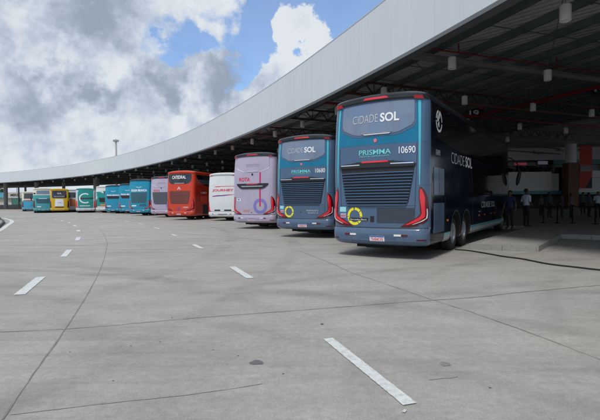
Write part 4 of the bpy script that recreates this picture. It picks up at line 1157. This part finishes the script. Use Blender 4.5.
    bm = bmesh.new(); bmesh.ops.create_cone(bm, segments=8, radius1=.016*k, radius2=.006*k, depth=.045*k, cap_ends=True, matrix=Matrix.Translation((0, .112*k, 1.635*k)))
    for sx in (-1, 1): bmesh.ops.create_uvsphere(bm, u_segments=8, v_segments=6, radius=1, matrix=Matrix.Translation((sx*.083*k, 0, 1.64*k)) @ Matrix.Diagonal((.012*k, .02*k, .032*k, 1)))
    obj('face', bm, 'skin_tone', root, smooth=True)
    bm = bmesh.new()
    for sx in (-1, 1): bmesh.ops.create_uvsphere(bm, u_segments=8, v_segments=6, radius=.010*k, matrix=Matrix.Translation((sx*.03*k, .096*k, 1.655*k)))
    box(bm, (0, .098*k, 1.588*k), (.045*k, .012, .007*k)); obj('eyes', bm, 'hair', root)
    tag(root, label, 'person', group); return root
p = atY(526.5, 20.6); person((p.x, p.y, .16), R(-75), 'shirt_white', 'man in pale blue shirt and black trousers standing on the platform beside the coach', 'clasp', 1.80)
p = atY(508, 19.4); person((p.x+.08, p.y, .16), R(130), 'shirt_navy', 'person in dark blue shirt standing right against the side of the nearest coach', 'stand', 1.70)
crowd = [(541, 33, 'shirt_grey', 'person in grey shirt waiting behind the leftmost barrier post'), (549.5, 30, 'shirt_teal', 'person in teal shirt waiting between the two leftmost barrier posts'),
         (562, 31, 'shirt_navy', 'person in dark shirt waiting below the brown column'), (571, 29, 'shirt_pink', 'person in pinkish shirt waiting behind the third barrier post'),
         (583, 34, 'shirt_grey', 'person in grey shirt waiting under the red banner'), (589, 31, 'shirt_navy', 'person in dark shirt waiting just right of the red banner'), (598, 29, 'shirt_white', 'person in light shirt waiting at the right edge of the concourse')]
for px, Y, sh, lb in crowd:
    p = atY(px, Y); person((p.x, p.y, .16), R(random.uniform(100, 260)), sh, lb, 'stand', random.uniform(1.55, 1.8), 'people waiting in the dark concourse', fingers=True)

# barrier posts with belts
st = [(543.5, 24.2), (557.5, 23.7), (572.5, 23.5), (595.5, 22.6)]
SP = [atY(*q) for q in st]
for i, p in enumerate(SP):
    root = empty('barrier_post', (p.x, p.y, .16)); tag(root, 'black barrier post with round base, %s from the left in the queue line' % ORD[i], 'barrier post', 'queue barrier posts on the platform')
    bm = bmesh.new(); lathe(bm, [(0, .03), (.12, .03), (.17, .012), (.175, 0)], Matrix.Identity(4), 24); obj('base', bm, 'stanchion', root, smooth=True)
    bm = bmesh.new(); cyl(bm, (0, 0, .02), (0, 0, .93), .03, n=14); obj('post', bm, 'stanchion', root, smooth=True)
    bm = bmesh.new(); cyl(bm, (0, 0, .90), (0, 0, 1.0), .04, n=14); obj('cap', bm, 'stanchion', root, smooth=True)
    if i < 3:
        d_ = SP[i+1]-p; bm = bmesh.new()
        for j in range(8):
            a = d_*(j/8); c = d_*((j+1)/8); sag = lambda t: .94-.08*math.sin(math.pi*t)
            bar(bm, (a.x, a.y, sag(j/8)), (c.x, c.y, sag((j+1)/8)), .01, .05)
        obj('belt', bm, 'stanchion', root)

# ------------------------------------------------------------------ terminal building inside
YB = 57.0
def zy(py, Y=YB, px=560): return CAM_H+(198.3-py)*Y/F_PX
def xp(px, Y=YB): return atY(px, Y).x
bx = xp(512)
bld = empty('terminal_building', (xp(560), YB, .16)); tag(bld, 'terminal building with white balcony parapet and upper floor shops at the back of the concourse', 'building')
BI = Matrix.Translation(-bld.location)
def bobj(name, parts, m, parent=bld):
    bm = bmesh.new()
    for (x0, x1, y0, y1, z0, z1) in parts: box(bm, ((x0+x1)/2, (y0+y1)/2, (z0+z1)/2), (x1-x0, y1-y0, z1-z0))
    bmesh.ops.transform(bm, matrix=BI, verts=bm.verts)
    return obj(name, bm, m, parent)
XE = xp(600)+30
bobj('parapet', [(xp(505), xp(551.5), YB, YB+.3, zy(190.5), zy(171.6))], 'white_wall')
bobj('parapet', [(xp(551.7), xp(561.5), YB+.6, YB+.9, zy(190.5), zy(173.2))], 'white_wall')
bobj('parapet', [(xp(570.5), XE, YB, YB+.3, zy(192.5), zy(178.2)), (xp(570.5), XE, YB+.1, YB+.4, zy(177.8), zy(171.0))], 'white_wall')
bobj('floor_edge', [(xp(505), xp(561.5), YB+.05, YB+.4, zy(193.8), zy(190.6)), (xp(570.5), XE, YB+.05, YB+.4, zy(194.6), zy(192.6))], 'teal_band')
bobj('lower_wall', [(xp(480), XE, YB+4, YB+4.3, .16, zy(193.8))], 'dark_wall')
bobj('upper_floor', [(xp(480), XE, YB+.45, YB+9, zy(194.2), zy(192.2))], 'dark_wall')
bobj('upper_wall', [(xp(480), XE, YB+3.0, YB+3.3, zy(158.5)+.1, 8.45)], 'white_wall')
bobj('shop_front', [(xp(480), XE, YB+3.4, YB+3.6, zy(190), zy(158)+.1)], 'shop_dark')
bobj('upper_band', [(xp(566), XE, YB+2.85, YB+2.98, zy(162.6), zy(158.0))], 'teal_band')
bobj('upper_band', [(xp(505), xp(548), YB+2.85, YB+2.98, zy(163.8), zy(160.4))], 'concrete_col')
# goods and frames behind the shop glass
random.seed(3)
for nm, mm in (('shop_display', 'shirt_grey'), ('shop_display', 'shirt_navy'), ('shop_display', 'shirt_teal')):
    ps = []
    for i in range(14):
        px = random.uniform(516, 604)
        if 560 < px < 571: continue
        x = xp(px); w_ = random.uniform(.25, .6); z0 = zy(171)
        ps.append((x, x+w_, YB+3.1, YB+3.3, z0-.2, z0+random.uniform(.4, 1.0)))
    for q in ps: bobj(nm, [q], mm)
bobj('railing', [(xp(516)+i*1.1, xp(516)+i*1.1+.05, YB+.1, YB+.15, zy(171.7), zy(168.6)) for i in range(0, 12)]+[(xp(516), xp(560), YB+.09, YB+.16, zy(168.6), zy(168.2))], 'stanchion')
bobj('shop_sign', [(xp(525), xp(537.5), YB+2.7, YB+2.84, zy(163.0), zy(160.8))], 'pink_sign')
bobj('shop_sign', [(xp(549.5), xp(559.5), YB+2.7, YB+2.84, zy(162.6), zy(159.2))], 'sign_white')
RX = Matrix.Rotation(R(90), 4, 'X')
def wtext(word, px0, px1, py, h):
    x0, x1 = xp(px0), xp(px1); mt = BI @ Matrix.Translation(((x0+x1)/2, YB+2.98, zy(py))) @ RX
    flat_text('lettering', word, h, x1-x0, mt, 'dark_print', bld, .01)
wtext('ens e', 569, 577, 147.4, .42); wtext('espec', 592, 603, 147.0, .45); wtext('Bagag', 545, 556, 149.6, .35)
cc = empty('round_column', (xp(565), YB-1.2, .16)); tag(cc, 'thick round column, white above and brown below, in front of the white balcony', 'column')
bm = bmesh.new(); cyl(bm, (0, 0, zy(163, YB-1.2)-.16), (0, 0, 8.2), .62, n=32); obj('upper_shaft', bm, 'white_wall', cc, smooth=True)
bm = bmesh.new(); box(bm, (-.05, 0, zy(163, YB-1.2)/2-.09), (1.3, 1.3, zy(163, YB-1.2)-.16)); obj('cladding', bm, 'brown_clad', cc)
x0, x1 = xp(579.3, YB-.8), xp(592, YB-.8); zt_, zb_ = zy(146, YB-.8), zy(188.5, YB-.8)
bn = empty('hanging_banner', ((x0+x1)/2, YB-.8, zb_)); tag(bn, 'tall red banner with teal corner hanging in front of the balcony', 'banner')
bm = bmesh.new(); box(bm, (0, 0, (zt_-zb_)/2), (x1-x0, .03, zt_-zb_)); obj('cloth', bm, 'banner_red', bn)
bm = bmesh.new(); ww = (x1-x0)/2-.02
f = bm.faces.new([bm.verts.new(q) for q in ((-.1, -.02, .03), (ww, -.02, .03), (ww, -.02, 1.5))]); obj('teal_corner', bm, 'shirt_teal', bn)
bm = bmesh.new(); zz = zy(168.5, YB-.8)-zb_; box(bm, (0, -.025, zz), (x1-x0-.15, .02, .75)); obj('caption_panel', bm, 'shop_dark', bn)
bm = bmesh.new(); box(bm, (0, -.04, zz), (x1-x0-.45, .01, .18)); obj('caption', bm, 'concrete_col', bn)
bm = bmesh.new(); box(bm, (0, 0, zt_-zb_+.02), (x1-x0+.1, .05, .05)); obj('rod', bm, 'stanchion', bn)

# ------------------------------------------------------------------ far left yard
def container(px0, px1, py0, py1, Y, m, label, word=None, dep=2.4, door=False):
    x0, x1 = xp(px0, Y), xp(px1, Y)
    hz = 203.4-.0092*px0
    z1 = CAM_H+(hz-py0)*Y/F_PX; z0 = CAM_H+(hz-py1)*Y/F_PX
    r = empty('shipping_container', ((x0+x1)/2, Y, z0)); tag(r, label, 'container', 'shipping containers beyond the canopy')
    L = x1-x0; h = z1-z0; bm = bmesh.new(); box(bm, (0, dep/2, h/2), (L, dep, h)); 
    n = int(L/.45)
    for i in range(n): box(bm, (-L/2+(i+.5)*L/n, -.03, h/2), (L/n*.5, .058, h-.3))
    obj('shell', bm, m, r)
    bm = bmesh.new()
    for x in (-L/2+.06, L/2-.06): box(bm, (x, -.04, h/2), (.14, .10, h+.01))
    for z in (.08, h-.08): box(bm, (0, -.045, z), (L-.3, .09, .15))
    obj('frame', bm, m, r)
    if word:
        flat_text('lettering', word, h*.42, L*.62, Matrix.Translation((.1*L, -.09, h/2)) @ RX, 'dark_print', r, .03)
container(6, 22, 192.3, 197.6, 165, 'container_cream', 'cream container with large dark MERSK lettering on the upper tier', 'MERSK')
container(12.5, 25.6, 197.8, 204.8, 165, 'container_green', 'green ribbed container on the lower tier under the cream one')
container(22.3, 24.8, 192.2, 197.4, 164, 'container_navy', 'navy blue container end beside the cream one')
container(-14, 3.6, 192.5, 197.6, 165, 'container_blue', 'pale blue container at the left edge, upper tier')
container(-6, 11.5, 197.9, 204.9, 166, 'container_cream', 'cream container with no lettering on the lower tier at the left')
container(26, 40, 198.2, 205, 168, 'container_red', 'rust red container half hidden behind the light blue coach')
bm = bmesh.new(); box(bm, (xp(15, 140), 140, .55), (70, .3, 1.1)); bm2 = bm
tag(obj('yard_wall', bm2, 'low_wall'), 'low pale boundary wall in front of the shipping containers', 'wall')
def yard_pole(px, Y, pytop, label):
    x = xp(px, Y); h = CAM_H+(203.3-pytop)*Y/F_PX
    r = empty('yard_pole', (x, Y, 0)); tag(r, label, 'pole'); bm = bmesh.new(); cyl(bm, (0, 0, 0), (0, 0, h), .22, .12, n=10); obj('shaft', bm, 'galv', r)
    bm = bmesh.new(); box(bm, (0, -.1, h), (1.4, .3, .25)); obj('lamp_head', bm, 'galv', r)
yard_pole(17.2, 172, 187, 'thin grey light pole behind the cream container')
# far hedge of trees behind the yard: individual crowns
def tree(px, Y, h, label, sd):
    rnd = random.Random(sd); x = xp(px, Y); r = empty('tree', (x, Y, 0)); tag(r, label, 'tree', 'trees on the far side of the yard')
    bm = bmesh.new(); cyl(bm, (0, 0, 0), (0, 0, h*.5), .3, .15, n=8)
    for i in range(4):
        a = rnd.uniform(0, 6.28); cyl(bm, (0, 0, h*.4), (math.cos(a)*h*.22, math.sin(a)*h*.22, h*.68), .13, .05, n=6)
    obj('trunk', bm, 'brown_clad', r)
    bm = bmesh.new()
    cl = [(Vector((rnd.gauss(0, .24)*h, rnd.gauss(0, .24)*h, h*rnd.uniform(.45, .9))), rnd.uniform(.10, .2)*h) for _ in range(14)]
    for i in range(1500):
        c, rr = rnd.choice(cl); d_ = Vector((rnd.gauss(0, 1), rnd.gauss(0, 1), rnd.gauss(0, .8))).normalized()*rr*rnd.uniform(.6, 1.05)
        q = c+d_; s_ = .14+.2*rnd.random(); a = Vector((rnd.gauss(0, 1), rnd.gauss(0, 1), rnd.gauss(0, 1))).normalized(); b_ = a.orthogonal().normalized()
        bm.faces.new([bm.verts.new(q+a*s_), bm.verts.new(q+b_*s_), bm.verts.new(q-a*s_), bm.verts.new(q-b_*s_)])
    obj('crown', bm, 'foliage', r)
tree(-6, 210, 9, 'dark green tree at the far left beyond the containers', 1); tree(33, 230, 8, 'dark green tree beyond the containers behind the light blue coach', 2); tree(48, 235, 9, 'dark green tree beyond the containers behind the sea green coach', 3)

# floodlight mast
YM = 132; x = xp(117, YM); zt_ = CAM_H+(202.3-142)*YM/F_PX
ms = empty('floodlight_mast', (x, YM, 0)); tag(ms, 'tall pale floodlight mast with a ring of lamps rising behind the canopy', 'mast')
bm = bmesh.new(); cyl(bm, (0, 0, 0), (0, 0, zt_), .42, .26, n=14); obj('pole', bm, 'low_wall', ms, smooth=True)
bm = bmesh.new(); lathe(bm, [(.25, zt_-.1), (.45, zt_), (.45, zt_+.08), (.25, zt_+.08)], Matrix.Identity(4), 20); obj('ring', bm, 'galv', ms)
for i in range(8):
    a = 2*math.pi*i/8; bm = bmesh.new(); c = (math.cos(a)*.72, math.sin(a)*.72, zt_+.35)
    box(bm, c, (.18, .38, .5), a); bar(bm, (math.cos(a)*.7, math.sin(a)*.7, zt_+.1), (math.cos(a)*.9, math.sin(a)*.9, zt_+.3), .08)
    obj('floodlight', bm, 'galv', ms)
bm = bmesh.new(); cyl(bm, (0, 0, zt_), (0, 0, zt_+1.0), .05, n=6); obj('lightning_rod', bm, 'galv', ms)

# ------------------------------------------------------------------ light and sky
SUN_EL, SUN_AZ = R(58), R(205)      # azimuth clockwise from +Y
sd = Vector((math.sin(SUN_AZ)*math.cos(SUN_EL), math.cos(SUN_AZ)*math.cos(SUN_EL), math.sin(SUN_EL)))
L = bpy.data.lights.new('sun', 'SUN'); L.energy = 1.95; L.angle = R(14); L.color = (1, .96, .90)
lo = bpy.data.objects.new('sun', L); col.objects.link(lo); lo.rotation_euler = sd.to_track_quat('Z', 'Y').to_euler(); lo.location = (0, 0, 60)

world = bpy.data.worlds.new('World'); sc.world = world; world.use_nodes = True
nt = world.node_tree; N = nt.nodes.new; Lk = nt.links.new
bg = nt.nodes['Background']; bg.inputs['Strength'].default_value = .1
sky = N('ShaderNodeTexSky'); sky.sky_type = 'NISHITA'; sky.sun_disc = False; sky.sun_elevation = SUN_EL; sky.sun_rotation = SUN_AZ
sky.air_density = 1.0; sky.dust_density = .6; sky.ozone_density = 2.5
tc = N('ShaderNodeTexCoord'); sep = N('ShaderNodeSeparateXYZ'); Lk(tc.outputs['Generated'], sep.inputs[0])
def math_(op, a, b=None, clamp=False):
    m_ = N('ShaderNodeMath'); m_.operation = op; m_.use_clamp = clamp
    for i, x in enumerate((a, b)):
        if x is None: continue
        if isinstance(x, (int, float)): m_.inputs[i].default_value = x
        else: Lk(x, m_.inputs[i])
    return m_.outputs[0]
zc = math_('ADD', math_('MAXIMUM', sep.outputs[2], 0.0), .16)
cx = math_('DIVIDE', sep.outputs[0], zc); cy = math_('DIVIDE', sep.outputs[1], zc)
cmb = N('ShaderNodeCombineXYZ'); Lk(cx, cmb.inputs[0]); Lk(cy, cmb.inputs[1])
def wn(scale, detail, rough, off, dist=0, src=None):
    mp = N('ShaderNodeMapping'); mp.inputs['Location'].default_value = off; Lk(src or cmb.outputs[0], mp.inputs[0])
    n = N('ShaderNodeTexNoise'); n.inputs['Scale'].default_value = scale; n.inputs['Detail'].default_value = detail; n.inputs['Roughness'].default_value = rough; n.inputs['Distortion'].default_value = dist
    Lk(mp.outputs[0], n.inputs['Vector']); return n.outputs['Fac']
wnz = N('ShaderNodeTexNoise'); wnz.inputs['Scale'].default_value = 7; wnz.inputs['Detail'].default_value = 6; wnz.inputs['Roughness'].default_value = .6; Lk(tc.outputs['Generated'], wnz.inputs['Vector'])
w1 = N('ShaderNodeVectorMath'); w1.operation = 'SUBTRACT'; Lk(wnz.outputs['Color'], w1.inputs[0]); w1.inputs[1].default_value = (.5, .5, .5)
w2 = N('ShaderNodeVectorMath'); w2.operation = 'SCALE'; Lk(w1.outputs[0], w2.inputs[0]); w2.inputs['Scale'].default_value = .26
w3 = N('ShaderNodeVectorMath'); w3.operation = 'ADD'; Lk(tc.outputs['Generated'], w3.inputs[0]); Lk(w2.outputs[0], w3.inputs[1])
w4 = N('ShaderNodeVectorMath'); w4.operation = 'NORMALIZE'; Lk(w3.outputs[0], w4.inputs[0])
def dirblob(px, py, r_in, r_out):
    d = ray(px, py); v = N('ShaderNodeVectorMath'); v.operation = 'DOT_PRODUCT'; Lk(w4.outputs[0], v.inputs[0]); v.inputs[1].default_value = d
    mr = N('ShaderNodeMapRange'); mr.interpolation_type = 'SMOOTHSTEP'; mr.inputs[1].default_value = math.cos(R(r_out)); mr.inputs[2].default_value = math.cos(R(r_in)); Lk(v.outputs['Value'], mr.inputs[0])
    return mr.outputs[0]
n1 = wn(1.0, 10, .58, (3.1, 7.7, 0), .3)
nA = wn(7.0, 12, .60, (1.0, 2.0, 5.0), .0, tc.outputs['Generated'])     # billows on the sky sphere
den = math_('ADD', math_('MULTIPLY', n1, .45), math_('MULTIPLY', nA, .55))
def blend(acc, px, py, a, b, k): return math_('ADD', acc, math_('MULTIPLY', dirblob(px, py, a, b), k))
den = math_('ADD', den, .085)
for (px, py, a, b, k) in ((325, 0, 2, 12, -.22), (268, 8, 0, 7, -.17), (268, 45, 0, 5.5, -.12), (235, 88, 0, 3.5, -.15), (225, 45, 0, 5, -.11), (165, 45, 0, 5.5, -.17), (195, 55, 0, 4, -.13), (365, -10, 0, 9, -.15),
                          (304, 54, 0, 5.5, .36), (303, 48, 0, 2.5, .2), (285, 65, 0, 4, .14), (262, 92, 0, 3.5, .24), (240, 108, 0, 4, .18), (215, 75, 0, 4, .14), (212, 22, 0, 4, .07), (130, 15, 0, 8, .04), (60, 80, 5, 20, .12), (60, 150, 2, 14, .10)):
    den = blend(den, px, py, a, b, k)
cov = N('ShaderNodeMapRange'); cov.interpolation_type = 'SMOOTHSTEP'; cov.inputs[1].default_value = .485; cov.inputs[2].default_value = .60; cov.inputs[3].default_value = .10; Lk(den, cov.inputs[0])
# thick cores go grey
c1 = wn(4.2, 12, .60, (9.0, 4.0, 1.0), .0, tc.outputs['Generated']); c2 = wn(9.0, 12, .62, (2.0, 7.0, 3.0), 0, tc.outputs['Generated'])
core = math_('ADD', math_('MULTIPLY', c1, 1.2), math_('MULTIPLY', c2, 1.35)); core = math_('ADD', core, -.78)
# thin cloud edges stay bright, thick cloud greyer
core = math_('ADD', core, math_('MULTIPLY', den, .35)); core = math_('ADD', core, -.22)
for (px, py, a, b, k) in ((20, 85, 0, 6, .15), (45, 112, 0, 6, .15), (10, 120, 1, 7, .06), (85, 78, 0, 3.5, .30), (108, 90, 0, 3, .22), (165, 78, 0, 4, .30), (140, 100, 0, 4, .16), (212, 92, 0, 4, .26), (228, 68, 0, 3, .15), (60, 15, 0, 9, .10), (120, 20, 0, 6, .12),
                          (150, 20, 0, 7, .06), (95, 55, 0, 4.5, -.22), (130, 50, 0, 5, -.15), (50, 55, 0, 4, -.12), (130, 118, 0, 5, -.14), (290, 62, 0, 7, -.25), (60, 150, 2, 8, -.06), (195, 108, 0, 4, -.2), (250, 105, 0, 4, -.2), (30, 60, 0, 3, -.1)):
    core = blend(core, px, py, a, b, k)
cm = N('ShaderNodeMapRange'); cm.interpolation_type = 'SMOOTHSTEP'; cm.inputs[1].default_value = .26; cm.inputs[2].default_value = .90; Lk(core, cm.inputs[0])
cr = N('ShaderNodeValToRGB')
cr.color_ramp.elements[0].position = 0; cr.color_ramp.elements[0].color = (.63, .67, .71, 1)
cr.color_ramp.elements[1].position = 1; cr.color_ramp.elements[1].color = (.26, .315, .395, 1)
e = cr.color_ramp.elements.new(.45); e.color = (.45, .51, .60, 1)
Lk(cm.outputs[0], cr.inputs[0])
scl = N('ShaderNodeVectorMath'); scl.operation = 'SCALE'; Lk(cr.outputs[0], scl.inputs[0]); scl.inputs['Scale'].default_value = 10.0
skys = N('ShaderNodeVectorMath'); skys.operation = 'MULTIPLY'; Lk(sky.outputs[0], skys.inputs[0]); skys.inputs[1].default_value = (1.35, 1.48, 1.62)
mx = N('ShaderNodeMix'); mx.data_type = 'RGBA'; Lk(cov.outputs[0], mx.inputs[0]); Lk(skys.outputs[0], mx.inputs[6]); Lk(scl.outputs[0], mx.inputs[7])
Lk(mx.outputs[2], bg.inputs['Color'])

sc.view_settings.view_transform = 'Standard'; sc.view_settings.look = 'None'; sc.view_settings.gamma = 1; sc.view_settings.exposure = .25
sc.view_settings.use_curve_mapping = False
sc.render.engine = 'CYCLES'; sc.cycles.max_bounces = 8
